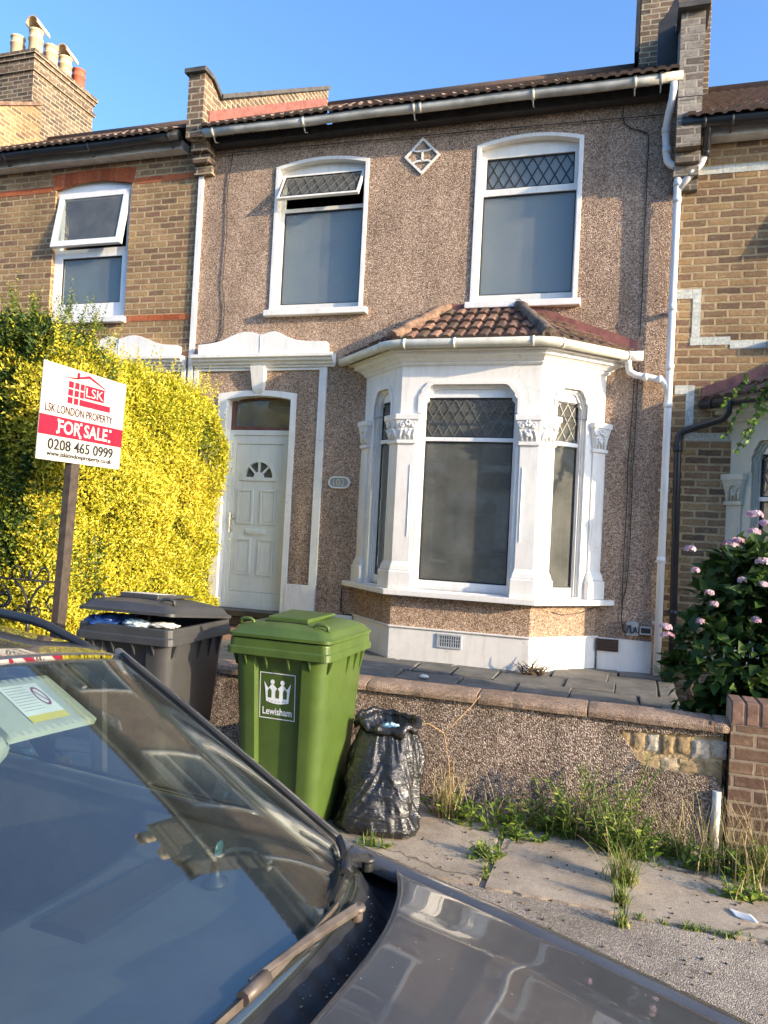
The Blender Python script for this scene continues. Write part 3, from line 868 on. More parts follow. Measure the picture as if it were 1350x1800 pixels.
def house(name, label, T, st, base):
    root = empty(name, base, label, 'house', st.get('group'))
    wallm = st['wall']
    LW = arch(-4.044, -2.90, 4.125, 5.80, 0.075); RW = arch(-1.69, -0.578, 4.125, 5.82, 0.075)
    dhole = arch(-4.636, -3.631, 0.45, 3.165, 0.04, 6)
    w = MB(T); w.holes([(-5.03, -0.05), (-5.03, 6.17), (0.34, 6.17), (0.34, -0.05)], [LW, RW, dhole, rect(-2.72, -0.33, 1.12, 3.0)], 8.0, 8.28)
    w.build('wall', wallm, root)
    # gable-side and rear walls keep the shell closed
    w = MB(T); w.box(-5.03, -5.0, 8.285, 15.0, 0, 6.15); w.box(0.31, 0.34, 8.285, 15.0, 0, 6.15); w.box(-5.0, 0.31, 14.9, 15.0, 0, 6.1); w.build('rear_walls', 'stock_brick', root)
    rooms(root, T)
    # roof
    r = MB(T); tiled(r, (-4.86, 7.64, 6.19), (0.30, 7.64, 6.19), (-4.86, 11.35, 8.42), (0.30, 11.35, 8.42), 0.115, 12, 0.016, 0.022, True)
    rf = r.build('roof', 'tile_main', root, weld=False)
    r = MB(T); r.box(-4.86, 0.30, 11.36, 11.4, 8.36, 8.44); r.prism([(11.36, 8.40), (15.2, 6.09), (15.2, 6.02), (11.36, 8.33)], 'x', -4.86, 0.30)
    r.tube([(-4.86, 11.36, 8.43), (0.30, 11.36, 8.43)], 0.085, 10); r.build('ridge', 'tile_main', rf)
    # eaves
    e = MB(T)
    if st['style'] == 'pebble':
        e.box(-4.84, 0.30, 7.86, 7.985, 6.075, 6.165); e.build('fascia', 'dark_fascia', root)
    else:
        e.box(-4.84, 0.30, 7.84, 7.99, 6.07, 6.17); e.build('fascia', 'soffit', root)
    gy, gz, gr = (7.72, 6.155, 0.050) if st['style'] == 'pebble' else (7.74, 6.175, 0.062)
    gu = MB(T)
    gu.tube([(-4.86, gy, gz)] + [(-4.86 + 5.19 * i / 12, gy, gz + (0.006 * math.sin(i * 1.7)) * (0 < i < 12)) for i in range(1, 12)] + [(0.335, gy, gz)], gr, 12)
    for xx in (-4.75, -3.62, -2.35, -2.28, -1.1, -0.12, 0.12):
        gu.tube([(xx, gy, gz), (xx + 0.035, gy, gz)], gr + 0.008, 12)
        if xx not in (-2.28,): gu.tube([(xx + .017, gy + 0.01, gz - gr), (xx + .017, gy + 0.05, gz - gr - 0.05), (xx + .017, 7.84, gz - gr - 0.02)], 0.007, 6)
    gu.build('gutter', st['gutter'], root)
    # windows upstairs
    for k, (hole, x0, x1, zs) in enumerate(((LW, -4.044, -2.90, 5.80), (RW, -1.69, -0.578, 5.82))):
        if st['style'] == 'pebble':
            inn = arch(x0 + 0.047, x1 - 0.047, 4.125, zs - 0.035, 0.07)
            f = MB(T)
            if k == 0:
                h1, h2 = rect(-3.955, -2.985, 5.335, 5.715), rect(-3.950, -2.980, 4.212, 5.292)
            else:
                h1, h2 = rect(-1.590, -0.668, 5.366, 5.700), rect(-1.614, -0.640, 4.226, 5.296)
            f.holes(inn, [h1, h2], 8.075, 8.13)
            wd = f.build('window', 'white_gloss', root, bevel=0.004)
            s = MB(T); ring(s, hole, inn, 7.984, 8.13); s.build('surround', 'white', wd, bevel=0.005)
            s = MB(T)
            sx0, sx1 = ((-4.085, -2.832) if k == 0 else (-1.732, -0.537)); s.box(sx0, sx1, 7.925, 8.10, 4.052, 4.122)
            s.build('sill', 'white', wd, bevel=0.008)
            pane_set(wd, T, h2[0][0], h2[2][0], h2[0][1], h2[1][1], 8.10)
            bl = MB(T); bl.box(h2[0][0] - 0.03, h2[2][0] + 0.03, 8.135, 8.14, 4.14, 5.285 if k == 0 else 5.75); bl.build('blind', 'blind', wd)
            if k == 0:
                sash(wd, T, -3.965, -2.975, 5.715, 0.385, 8.065, R(28), 0.028, (0.118, 0.20))
            else:
                pane_set(wd, T, h1[0][0], h1[2][0], h1[0][1], h1[1][1], 8.10, (0.118, 0.205, 0.013), 'gasket')
        else:
            f = MB(T); xa, xb = x0 + 0.02, x1 - 0.02
            h1, h2 = rect(xa + 0.055, xb - 0.055, 5.03, 5.72), rect(xa + 0.10, xb - 0.10, 4.33, 4.92)
            f.holes(arch(x0, x1, 4.125, zs, 0.075), [h1, h2], 8.055, 8.12)
            wd = f.build('window', 'upvc', root, bevel=0.006)
            pane_set(wd, T, h2[0][0], h2[2][0], h2[0][1], h2[1][1], 8.085)
            bl = MB(T); bl.box(x0 + 0.03, x1 - 0.03, 8.135, 8.14, 4.14, 4.99); bl.build('blind', 'sky_tint_panel', wd)  # added panel, its colour stands for sky reflected in the pane
            sash(wd, T, xa + 0.03, xb - 0.03, 5.745, 0.735, 8.04, R(10.5), 0.075, None, 'upvc', 0.05)
            s = MB(T); s.box(x0 - 0.03, x1 + 0.05, 7.925, 8.12, 4.05, 4.124); s.build('sill', 'white', wd, bevel=0.008)
            m = st['band']
            a = MB(T)
            lo = [(x0 - 0.02 + (x1 - x0 + 0.04) * i / 12, 5.79 + 0.078 * (1 - (2 * i / 12 - 1) ** 2)) for i in range(13)]
            hi = [(x0 - 0.06 + (x1 - x0 + 0.12) * i / 12, 5.985 + 0.03 * (1 - (2 * i / 12 - 1) ** 2)) for i in range(13)]
            a.prism(lo + hi[::-1], 'y', 7.994, 8.02); a.build('brick_arch', 'red_soldier' if m == 'red_brick' else m, root)
    if st['style'] == 'brick':
        bands = [(xa, xb, 5.775, 5.850) for xa, xb in ((-5.03, -4.10), (-2.84, -1.75), (-0.52, 0.34))] + [(-4.98, -4.10, 4.06, 4.135), (-2.84, -1.75, 4.06, 4.135)]
        for xa, xb, za, zb in bands:
            b = MB(T); b.box(xa, xb, 7.995, 8.02, za, zb); b.build('band_course', st['band'], root)
        if st['band'] == 'painted_brick':      # painted toothing beside the party wall
            for g_ in (((-0.20, 0.16, 4.10, 4.17), (-0.52, -0.20, 4.06, 4.13), (0.075, 0.15, 4.172, 4.56), (0.075, 0.30, 4.56, 4.645)), ((0.10, 0.175, 3.242, 3.618), (0.10, 0.28, 3.62, 3.70)), ((-0.26, 0.175, 3.16, 3.24),)):
                b = MB(T)
                for k, (xa, xb, za, zb) in enumerate(g_): b.box(xa, xb, 7.995 - 0.0005 * k, 8.02, za - (0.004 if len(g_) > 1 else 0), zb + (0.004 if len(g_) > 1 else 0))
                b.build('painted_band', st['band'], root)
    bay(root, T, st)
    door(root, T, st)
    return root

def door(root, T, st):
    pm = 'white'
    # hood
    h = MB(T)
    h.prism([(8.0, 3.463), (7.955, 3.463), (7.955, 3.488), (7.925, 3.492), (7.92, 3.515), (7.885, 3.528), (7.88, 3.552), (7.85, 3.562), (7.85, 3.600), (7.87, 3.606), (8.0, 3.612)], 'x', -4.962, -3.180)
    wave = [(-4.885, 3.60), (-4.892, 3.729), (-4.76, 3.738), (-4.66, 3.750), (-4.564, 3.775), (-4.45, 3.822), (-4.37, 3.850), (-4.28, 3.866), (-4.19, 3.858), (-4.12, 3.838), (-4.076, 3.826), (-4.03, 3.838), (-3.97, 3.856), (-3.90, 3.862), (-3.83, 3.838), (-3.75, 3.796), (-3.64, 3.758), (-3.50, 3.740), (-3.272, 3.734), (-3.262, 3.60)]
    h.prism(wave, 'y', 7.895, 8.0)
    h.box(-4.082, -4.068, 7.889, 7.90, 3.61, 3.824)
    h.build('door_hood', pm, root, bevel=0.005)
    k = MB(T); k.loft([[(-4.205, 8.0, 3.475), (-4.205, 7.91, 3.475), (-4.02, 7.91, 3.475), (-4.02, 8.0, 3.475)], [(-4.185, 8.0, 3.21), (-4.185, 7.955, 3.21), (-4.035, 7.955, 3.21), (-4.035, 8.0, 3.21)]])
    k.loft([[(-4.185, 8.0, 3.21), (-4.185, 7.955, 3.21), (-4.035, 7.955, 3.21), (-4.035, 8.0, 3.21)], [(-4.16, 8.0, 3.165), (-4.16, 7.975, 3.165), (-4.06, 7.975, 3.165), (-4.06, 8.0, 3.165)]])
    k.build('keystone', pm, root, bevel=0.006)
    s = MB(T)
    s.box(-4.971, -4.912, 7.972, 8.01, 0.42, 3.462); s.box(-3.362, -3.272, 7.972, 8.01, 1.002, 3.462); s.box(-4.912, -3.362, 7.976, 8.01, 3.43, 3.462)
    s.box(-3.64, -3.278, 7.966, 8.01, 0.42, 1.002)
    s.build('door_panel_border', pm, root, bevel=0.004)
    outer = arch(-4.636, -3.631, 0.45, 3.165, 0.04, 6); inner = arch(-4.515, -3.702, 0.45, 3.095, 0.045, 6)
    s = MB(T); ring(s, outer, inner, 7.982, 8.19); s.build('door_surround', pm, root, bevel=0.005)
    f = MB(T); ring(f, rect(-4.530, -3.69, 2.756, 3.16), rect(-4.475, -3.745, 2.80, 3.11), 8.115, 8.16); fw = f.build('fanlight', 'brown_frame', root, bevel=0.003)
    g = MB(T); g.box(-4.48, -3.74, 8.14, 8.145, 2.795, 3.115); g.build('pane', 'glass', fw)
    f = MB(T); ring(f, rect(-4.530, -3.69, 0.665, 2.755), rect(-4.475, -3.752, 0.74, 2.695), 8.10, 8.18)
    ring(f, rect(-4.475, -3.752, 0.74, 2.695), rect(-4.428, -3.811, 0.858, 2.592), 8.112, 8.17)
    f.build('door_frame', 'door', root, bevel=0.005)
    d = MB(T)
    x0, x1, z0, z1 = -4.424, -3.815, 0.862, 2.588
    cx, cz, r0, r1 = -4.12, 2.205, 0.232, 0.178
    arc = lambda r, n=20, e=0.0: [(cx - r * math.cos(PI * i / n), cz + e + r * math.sin(PI * i / n)) for i in range(n + 1)]
    d.holes(rect(x0, x1, z0, z1), [arc(r1, 20)], 8.122, 8.165)
    ring(d, arc(r0) + [(cx + r0, cz - 0.045), (cx - r0, cz - 0.045)], arc(r1) + [(cx + r1, cz - 0.001), (cx - r1, cz - 0.001)], 8.108, 8.124)
    for a in (45, 90, 135):
        c, s_ = math.cos(R(a)), math.sin(R(a)); q = 0.010
        d.prism([(cx + 0.05 * c - q * s_, cz + 0.05 * s_ + q * c), (cx + 0.18 * c - q * s_, cz + 0.18 * s_ + q * c), (cx + 0.18 * c + q * s_, cz + 0.18 * s_ - q * c), (cx + 0.05 * c + q * s_, cz + 0.05 * s_ - q * c)], 'y', 8.112, 8.14)
    d.prism(arc(0.062, 12), 'y', 8.110, 8.14)
    for (a, b2, c, e) in ((-4.378, -4.172, 1.652, 2.062), (-4.082, -3.880, 1.652, 2.062), (-4.378, -4.172, 1.060, 1.486), (-4.082, -3.880, 1.060, 1.486)):
        ring(d, rect(a, b2, c, e), rect(a + 0.026, b2 - 0.026, c + 0.026, e - 0.026), 8.108, 8.124)
        d.box(a + 0.034, b2 - 0.034, 8.116, 8.124, c + 0.034, e - 0.034)
    dr = d.build('door', 'door', root, bevel=0.004)
    p = MB(T); p.prism(arc(0.186, 20, -0.004), 'y', 8.142, 8.148); p.build('pane', 'glass', dr)
    l = MB(T); l.box(-4.250, -3.990, 8.104, 8.124, 1.532, 1.596); l.box(-4.235, -4.005, 8.098, 8.104, 1.545, 1.583); l.build('letterbox', 'door', dr, bevel=0.003)
    hd = MB(T); hd.box(-4.468, -4.438, 8.100, 8.114, 1.545, 1.775); hd.tube([(-4.453, 8.104, 1.70), (-4.453, 8.06, 1.70), (-4.44, 8.052, 1.70), (-4.35, 8.052, 1.705)], 0.010, 8); hd.tube([(-4.453, 8.10, 1.60), (-4.453, 8.094, 1.60)], 0.012, 10)
    hd.build('handle', 'chrome', dr, bevel=0.002)
    t = MB(T); t.box(-4.62, -3.645, 7.86, 8.19, 0.60, 0.666); t.box(-4.60, -3.66, 7.93, 8.19, 0.42, 0.598); t.build('threshold', 'black_step', root, bevel=0.006)
    t = MB(T)
    for i in range(24):
        for j in range(4): t.box(-4.56 + i * 0.037, -4.56 + i * 0.037 + 0.024, 7.922, 7.935, 0.468 + j * 0.03, 0.468 + j * 0.03 + 0.018)
    t.build('grating', 'terracotta', root)
    t = MB(T); t.box(-4.70, -3.60, 7.42, 7.925, 0.30, 0.472); t.build('door_step', 'step_tile', root, bevel=0.008)

def party(root, x0, x1, prof, cap, brickm, bot, capm='cap_stone'):
    """upstand wall between two roofs with its pier on corbels and a stone coping"""
    m = MB(); m.prism(prof, 'x', x0, x1)
    pw = m.build('party_upstand', brickm, root)
    c = MB()
    for (ya, za, yb, zb) in cap:
        L = math.hypot(yb - ya, zb - za); ny, nz = -(zb - za) / L * 0.055, (yb - ya) / L * 0.055
        c.prism([(ya, za), (yb, zb), (yb + ny, zb + nz), (ya + ny, za + nz)], 'x', x0 - 0.035, x1 + 0.035)
    c.build('coping', capm, pw, bevel=0.006)
    b = MB()
    for k, (dz, dy) in enumerate(((0.0, 7.80), (-0.11, 7.86), (-0.22, 7.93))):
        b.box(x0 - 0.012 * k, x1 + 0.01, dy, 8.05, bot + dz - 0.105, bot + dz)
    b.build('corbels', brickm, pw, bevel=0.008)
    return pw

def chimney(root, x0, x1, y0, y1, zb, zt, pots, m='chimney_brick'):
    s = MB(); s.box(x0, x1, y0, y1, zb, zt - 0.20)
    s.box(x0 - 0.035, x1 + 0.035, y0 - 0.035, y1 + 0.035, zt - 0.42, zt - 0.345)
    s.box(x0 - 0.03, x1 + 0.03, y0 - 0.03, y1 + 0.03, zt - 0.20, zt - 0.125); s.box(x0 - 0.06, x1 + 0.06, y0 - 0.06, y1 + 0.06, zt - 0.125, zt - 0.05)
    st = s.build('chimney_stack', m, root, bevel=0.006)
    f = MB(); f.loft([[(x0 - .05, y0 - .05, zt - 0.05), (x1 + .05, y0 - .05, zt - 0.05), (x1 + .05, y1 + .05, zt - 0.05), (x0 - .05, y1 + .05, zt - 0.05)], [(x0 + .1, y0 + .1, zt + 0.05), (x1 - .1, y0 + .1, zt + 0.05), (x1 - .1, y1 - .1, zt + 0.05), (x0 + .1, y1 - .1, zt + 0.05)]])
    f.build('flaunching', 'cap_stone', st)
    for (px, py, h, mt, cowl) in pots:
        p = MB(); z = zt; r = 0.125
        p.lathe([(r * 0.95, z - 0.02), (r, z), (r * 0.95, z + h * 0.62), (r * 1.06, z + h * 0.64), (r * 1.06, z + h * 0.70), (r * 0.93, z + h * 0.72), (r * 0.93, z + h * 0.92), (r * 1.05, z + h * 0.94), (r * 1.05, z + h), (r * 0.8, z + h), (r * 0.78, z + h - 0.25)], px, py, 20)
        if cowl:
            rings = []
            for k, yy in enumerate((-0.13, 0.20)):
                a = [(px + 0.135 * math.cos(t), py + yy, z + h + 0.06 - yy * 0.3 + 0.12 * math.sin(t)) for t in np.linspace(-0.25, PI + 0.25, 12)]
                bq = [(px + 0.112 * math.cos(t), py + yy, z + h + 0.06 - yy * 0.3 + 0.10 * math.sin(t)) for t in np.linspace(PI + 0.25, -0.25, 12)]
                rings.append(a + bq)
            p.loft(rings)
        po = p.build('chimney_pot', mt, st)
    return st

I4 = Matrix.Identity(4)
def mirror(m, dz=0.0): return Matrix(((-1, 0, 0, m), (0, 1, 0, 0), (0, 0, 1, dz), (0, 0, 0, 1)))

ST102 = dict(style='pebble', wall='pebble', stone='white', plinth=True, gutter='gutter_grey', bay_gutter='gutter_cream')
ST100 = dict(style='brick', wall='stock_brick', stone='white', plinth=False, gutter='gutter_black', bay_gutter='gutter_black', band='red_brick')
ST104 = dict(style='brick', wall='stock_brick', stone='stone_green', plinth=False, gutter='gutter_black', bay_gutter='gutter_black', band='painted_brick')

h102 = house('pebbledash_house', 'pebbledashed terraced house with white bay window and pale grey-green front door', I4, ST102, (-2.3, 8.0, 0.4))
h100 = house('brick_house', 'yellow brick terraced house with red brick bands behind the golden hedge', mirror(-10.06), ST100, (-7.7, 8.0, 0.4))
h104 = house('brick_house', 'brick terraced house with pale painted brick bands and black downpipe behind the pink hydrangea', mirror(0.68, -0.47), ST104, (3.0, 8.0, 0.0))

# party walls, chimneys
profL = [(7.68, 6.10), (7.68, 6.84), (7.82, 6.84), (8.02, 6.72), (11.30, 8.70), (11.30, 8.1), (8.2, 6.1)]
capL = [(7.63, 6.842, 7.83, 6.842), (7.83, 6.842, 8.03, 6.722), (8.03, 6.722, 11.32, 8.702)]
pl = party(h102, -5.075, -4.865, profL, capL, 'chimney_brick', 6.10)
f = MB(); f.prism([(7.80, roof_z(7.80) + 0.04), (7.80, roof_z(7.80) + 0.17), (11.2, roof_z(11.2) + 0.17), (11.2, roof_z(11.2) + 0.04)], 'x', -4.864, -4.848); f.build('roof_flashing', 'lead_flash', h102)
profR = [(7.70, 5.46), (7.70, 6.76), (8.0, 6.76), (8.25, 6.95), (8.6, 7.15), (10.9, 8.6), (10.9, 7.9), (8.3, 5.9), (8.0, 5.46)]
capR = [(7.62, 6.762, 8.02, 6.762), (8.02, 6.765, 8.26, 6.955), (8.26, 6.955, 8.62, 7.155), (8.62, 7.155, 10.9, 8.6)]
pr = party(h102, 0.298, 0.515, profR, capR, 'pale_brick', 5.46)
t = MB(); t.prism([(0.10, 6.4), (0.10, 7.13), (0.15, 7.17), (0.20, 7.24), (0.25, 7.36), (0.275, 7.55), (0.297, 7.62), (0.297, 6.4)], 'y', 8.35, 8.8); t.build('tarred_flashing', 'dark_fascia', h102, bevel=0.01)
chimney(h102, -0.11, 0.80, 10.95, 12.2, 7.6, 9.95, [(0.12, 11.2, 0.5, 'pot_cream', True), (0.12, 11.6, 0.42, 'pot_cream', False), (0.12, 12.0, 0.45, 'pot_red', False), (0.58, 11.25, 0.45, 'pot_cream', False), (0.58, 11.7, 0.5, 'pot_red', True), (0.58, 12.05, 0.4, 'pot_cream', False)])
t = MB(); t.box(-0.17, -0.114, 10.94, 11.4, 8.43, 9.5); t.build('tarred_edge', 'dark_fascia', h102)
prof0 = [(7.68, 6.10), (7.68, 6.84), (7.82, 6.84), (8.02, 6.74), (9.9, 8.3), (10.93, 8.85), (10.93, 7.9), (8.2, 6.1)]
party(h100, -10.56, -10.20, prof0, [(7.63, 6.842, 7.83, 6.842), (7.83, 6.842, 8.03, 6.742), (8.03, 6.742, 9.9, 8.302), (9.9, 8.302, 10.93, 8.852)], 'stock_brick', 6.10, 'mortar_orange')
chimney(h100, -11.35, -10.44, 10.95, 12.55, 7.6, 9.95, [(-11.08, 11.2, 0.42, 'pot_cream', False), (-10.72, 11.25, 0.52, 'pot_cream', True), (-10.70, 11.62, 0.45, 'pot_cream', False), (-10.68, 11.98, 0.45, 'pot_cream', True), (-10.66, 12.34, 0.42, 'pot_red', False)])

# extra pieces on 102 ------------------------------------------------
b = MB(); b.box(-5.055, -4.992, 7.968, 8.0, 0.5, 5.80); b.build('edge_bead', 'white', h102, bevel=0.004)
for xa, xb, zt_ in ((-3.26, -2.82, 0.705), (-0.22, 0.292, 0.715)):
    b = MB(); b.box(xa, xb, 7.975, 8.0, 0.3, zt_); b.build('plinth', 'white', h102, bevel=0.008)
# downpipe with swan neck and branch
d = MB()
mainp = [(0.258, 7.72, 6.10), (0.255, 7.72, 6.02), (0.248, 7.735, 5.95), (0.226, 7.80, 5.86), (0.210, 7.875, 5.78), (0.207, 7.90, 5.72), (0.222, 7.90, 5.50), (0.232, 7.90, 5.43), (0.26, 7.90, 5.395), (0.30, 7.90, 5.375), (0.327, 7.90, 5.335), (0.336, 7.90, 5.27), (0.338, 7.90, 5.0), (0.340, 7.90, 2.6), (0.343, 7.90, 0.405)]
d.tube(mainp, 0.036, 14)
d.tube([(0.575, 7.86, 5.46), (0.541, 7.89, 5.37), (0.46, 7.90, 5.285), (0.345, 7.90, 5.14)], 0.035, 12)
for z in (5.22, 5.06, 4.0, 3.42, 3.05, 1.55): d.tube([(0.339, 7.90, z), (0.339, 7.90, z - 0.055)], 0.0425, 14)
for z in (3.95, 2.2, 1.5, 0.9): d.box(0.29, 0.388, 7.93, 8.0, z - 0.012, z + 0.012)
d.tube([(0.475, 7.90, 5.30), (0.44, 7.90, 5.265)], 0.043, 12); d.tube([(0.222, 7.90, 5.56), (0.224, 7.90, 5.50)], 0.043, 12); d.tube([(0.208, 7.90, 5.76), (0.209, 7.90, 5.70)], 0.043, 12)
d.build('downpipe', 'pipe_white', h102)
d = MB(); q = bcorner(3, 0.215)
d.tube([(q.x - 0.10, 7.90, 3.50), (q.x - 0.10, 7.90, 3.40)], 0.034, 12)
d.tube([(q.x - 0.10, 7.90, 3.42), (q.x - 0.085, 7.90, 3.355), (q.x - 0.03, 7.90, 3.32), (0.20, 7.90, 3.285), (0.275, 7.90, 3.265), (0.318, 7.90, 3.215), (0.336, 7.90, 3.12)], 0.033, 12)
d.tube([(0.10, 7.90, 3.30), (0.14, 7.90, 3.294)], 0.041, 12); d.tube([(0.235, 7.90, 3.28), (0.27, 7.90, 3.27)], 0.041, 12)
d.tube([(q.x - 0.18, 7.90, 3.508), (q.x + 0.04, 7.90, 3.508)], 0.05, 12)
d.build('bay_downpipe', 'pipe_white', h102)
d = MB(); d.tube([(0.575, 7.75, 5.69), (0.58, 7.78, 5.63), (0.582, 7.83, 5.57), (0.580, 7.86, 5.46)], 0.037, 12); d.tube([(0.58, 7.86, 5.52), (0.575, 7.865, 5.42)], 0.042, 12)
d.build('downpipe', 'gutter_black', h104); d = MB()
d.tube([(0.862, 7.72, 3.04), (0.86, 7.74, 2.93), (0.83, 7.80, 2.88), (0.50, 7.90, 2.775), (0.458, 7.91, 2.74), (0.445, 7.91, 2.66), (0.485, 7.91, 0.10)], 0.036, 12)
for z in (2.62, 1.05): d.tube([(0.447 + (2.66 - z) * 0.0156, 7.91, z), (0.447 + (2.66 - z) * 0.0156, 7.91, z - 0.05)], 0.045, 12)
d.box(0.43, 0.56, 7.93, 8.0, 1.01, 1.035)
d.build('downpipe', 'gutter_black', h104)
# diamond ornament
cx, cz, a = -2.294, 5.767, 0.205
d = MB(); sq = lambda r: [(cx - r, cz), (cx, cz + r), (cx + r, cz), (cx, cz - r)]
ring(d, sq(a), sq(a - 0.034), 7.982, 8.0)
d.box(cx - 0.011, cx + 0.011, 7.983, 8.0, cz - 0.055, cz + 0.055)
for s in (1, -1):
    pts = [(cx - 0.115, cz + s * 0.075), (cx - 0.065, cz + s * 0.055), (cx, cz + s * 0.055), (cx + 0.065, cz + s * 0.055), (cx + 0.115, cz + s * 0.075)]
    d.prism([(p[0], p[1] + 0.011) for p in pts] + [(p[0], p[1] - 0.011) for p in reversed(pts)], 'y', 7.983, 8.0)
d.build('diamond_ornament', 'white', h102, bevel=0.002)
# number plaque
def pill(x0, x1, z0, z1, n=10):
    r = (z1 - z0) / 2; zc = (z0 + z1) / 2
    return [(x0 + r - r * math.sin(PI * i / n), zc + r * math.cos(PI * i / n)) for i in range(n + 1)][::-1] + [(x1 - r + r * math.sin(PI * i / n), zc + r * math.cos(PI * i / n)) for i in range(n + 1)]
d = MB(); ring(d, pill(-3.187, -2.932, 2.102, 2.236), pill(-3.170, -2.949, 2.119, 2.219), 7.974, 8.0); d.prism(pill(-3.171, -2.948, 2.118, 2.220), 'y', 7.982, 7.999, 1)
v, fc = text_mesh('102', 0.135, 0.075, 0.004)
d.add([(-3.128 + x, 7.979, 2.132 + z) for x, z in v], fc, 2)
d.build('number_plaque', ['white', 'slate_grey', 'gold'], h102)
# vents
d = MB(); ring(d, rect(-1.722, -1.476, 0.545, 0.682), rect(-1.705, -1.493, 0.562, 0.665), 7.396, 7.412)
for i in range(9): d.box(-1.70 + i * 0.023, -1.70 + i * 0.023 + 0.010, 7.400, 7.411, 0.562, 0.665)
for z in (0.597, 0.628): d.box(-1.705, -1.493, 7.398, 7.408, z, z + 0.005)
d.box(-1.705, -1.493, 7.4075, 7.409, 0.56, 0.667, 1); d.build('air_vent', ['metal_vent', 'cable'], h102)
d = MB(); d.box(-0.225, -0.018, 7.970, 7.976, 0.585, 0.705, 1)  # black panel painted in for the dark of the vent openings
for i in range(8): d.box(-0.225 + i * 0.0283, -0.225 + i * 0.0283 + 0.009, 7.960, 7.972, 0.585, 0.705)
for j in range(6): d.box(-0.225, -0.018, 7.9605, 7.972, 0.585 + j * 0.0222, 0.585 + j * 0.0222 + 0.009)
d.build('air_vent', ['terracotta', 'vent_black'], h102)
# meter boxes and cables
d = MB(); d.box(0.048, 0.158, 7.90, 8.0, 0.765, 0.895); d.tube([(0.10, 7.95, 0.895), (0.10, 7.95, 0.90)], 0.05, 12); d.build('junction_box', 'grey_plastic', h102, bevel=0.02, seg=3)
d = MB(); ring(d, rect(0.172, 0.284, 0.785, 0.86), rect(0.184, 0.272, 0.797, 0.848), 7.90, 7.99); d.box(0.18, 0.276, 7.915, 7.985, 0.79, 0.855, 1); d.build('floodlight', ['grey_plastic', 'gasket'], h102, bevel=0.003)
ch = 7.985
def cable(pts, r=0.006):
    P = [Vector((p[0], p[2] if len(p) > 2 else ch, p[1])) for p in pts]; out = []
    for i in range(len(P) - 1):
        for k in range(6):
            q = P[i].lerp(P[i + 1], k / 6); out.append(q + Vector((0.008 * mnoise.noise(q * 3.1), 0, 0)))
    c = MB(); c.tube(out + [P[-1]], r, 6); c.build('cable', 'cable', h102)
cable([(-4.628, 6.03), (-4.663, 5.612), (-4.640, 5.0), (-4.667, 4.46), (-4.61, 4.153), (-4.615, 3.93), (-4.66, 3.80), (-4.775, 3.765), (-4.967, 3.755)], 0.005)
cable([(-0.206, 6.05), (-0.207, 5.961), (-0.19, 5.89), (-0.12, 5.835), (-0.02, 5.80), (0.035, 5.77), (0.05, 5.70), (0.049, 4.814), (0.055, 4.15), (0.052, 3.72)], 0.006)
cable([(0.052, 3.45), (0.045, 2.4), (0.045, 1.411), (0.03, 1.20), (0.003, 1.10), (0.0, 0.90), (0.02, 0.80), (0.07, 0.76)], 0.006)
cable([(0.02, 3.40), (0.0, 2.6), (-0.005, 1.5), (-0.002, 1.2), (0.0, 1.0)], 0.006)
cable([(-4.85, 6.02, 7.96), (-1.93, 5.975, 7.97), (0.29, 5.93, 7.97)], 0.005)
cable([(0.29, 5.93, 7.68), (0.53, 5.925, 7.68)], 0.005)
cable([(-2.96, 1.0), (-2.965, 0.86), (-2.96, 0.75), (-2.92, 0.716), (-2.82, 0.714)], 0.007)
cable([(-1.13 + 0.48, 0.96, 7.60), (-0.56, 0.93, 7.69), (-0.40, 0.95, 7.85), (-0.25, 1.01, 7.985)], 0.005)
cable([(0.055, 0.79, 7.895), (0.07, 0.86, 7.892), (0.09, 0.865, 7.892), (0.095, 0.79, 7.892), (0.12, 0.80, 7.892), (0.135, 0.855, 7.892), (0.15, 0.80, 7.892)], 0.006)

# opposite side of the street: what the windows and the car mirror
rowo = [(2.6, 'brick terraced house across the road, mirrored in the bay window')]
# opposite side of the street: what the windows and the car mirror
for k, xo in enumerate((-10.74, -5.37, 0.0, 5.37, 10.74)):
    c = copy_tree(h100 if k % 2 else h104)
    c.location = (xo, -10.6, 0.05 if k % 2 else 0.45); c.rotation_euler = (0, 0, PI)
    tag(c, 'brick terraced house across the road, seen only mirrored in the glass', 'house', 'terraced houses across the road')

# ------------------------------------------------------------------ garden walls
gw = empty('garden_wall', (-1.1, 4.75, 0), 'low pebbledashed garden wall with pinkish coping and a broken corner showing old brick', 'garden wall')
b = MB(); b.box(-2.95, 0.572, 4.714, 4.84, -0.05, 0.652); b.build('core', simple('sandy_old_mortar', (0.42, 0.31, 0.17), 0.95, var=0.45, scale=16, bmp=1.0, bscale=30, bdist=0.02), gw)
b = MB(); rs = random.Random(18)
def rough_block(x0, x1, z0, z1, y, amp):
    n = 7
    def f(u, v):
        x = x0 + (x1 - x0) * u; z = z0 + (z1 - z0) * v; e = min(u, 1 - u, v, 1 - v)
        o = amp * (min(1, e * 5)) + 0.006 * mnoise.noise((x * 50, z * 50, 3)) + 0.004 * mnoise.noise((x * 130, z * 130, 1))
        return (x + 0.006 * mnoise.noise((x * 40, z * 40, 8)), y - o, z + 0.006 * mnoise.noise((x * 40, z * 40, 18)))
    t = rs.choice((0.12, 0.35, 0.5, 0.62, 0.8, 0.97)); b.add([f(i / n, j / n) for j in range(n + 1) for i in range(n + 1)], [(j * (n + 1) + i, j * (n + 1) + i + 1, (j + 1) * (n + 1) + i + 1, (j + 1) * (n + 1) + i) for j in range(n) for i in range(n)], 0, True, float(t) + 0.001)
x = 0.03
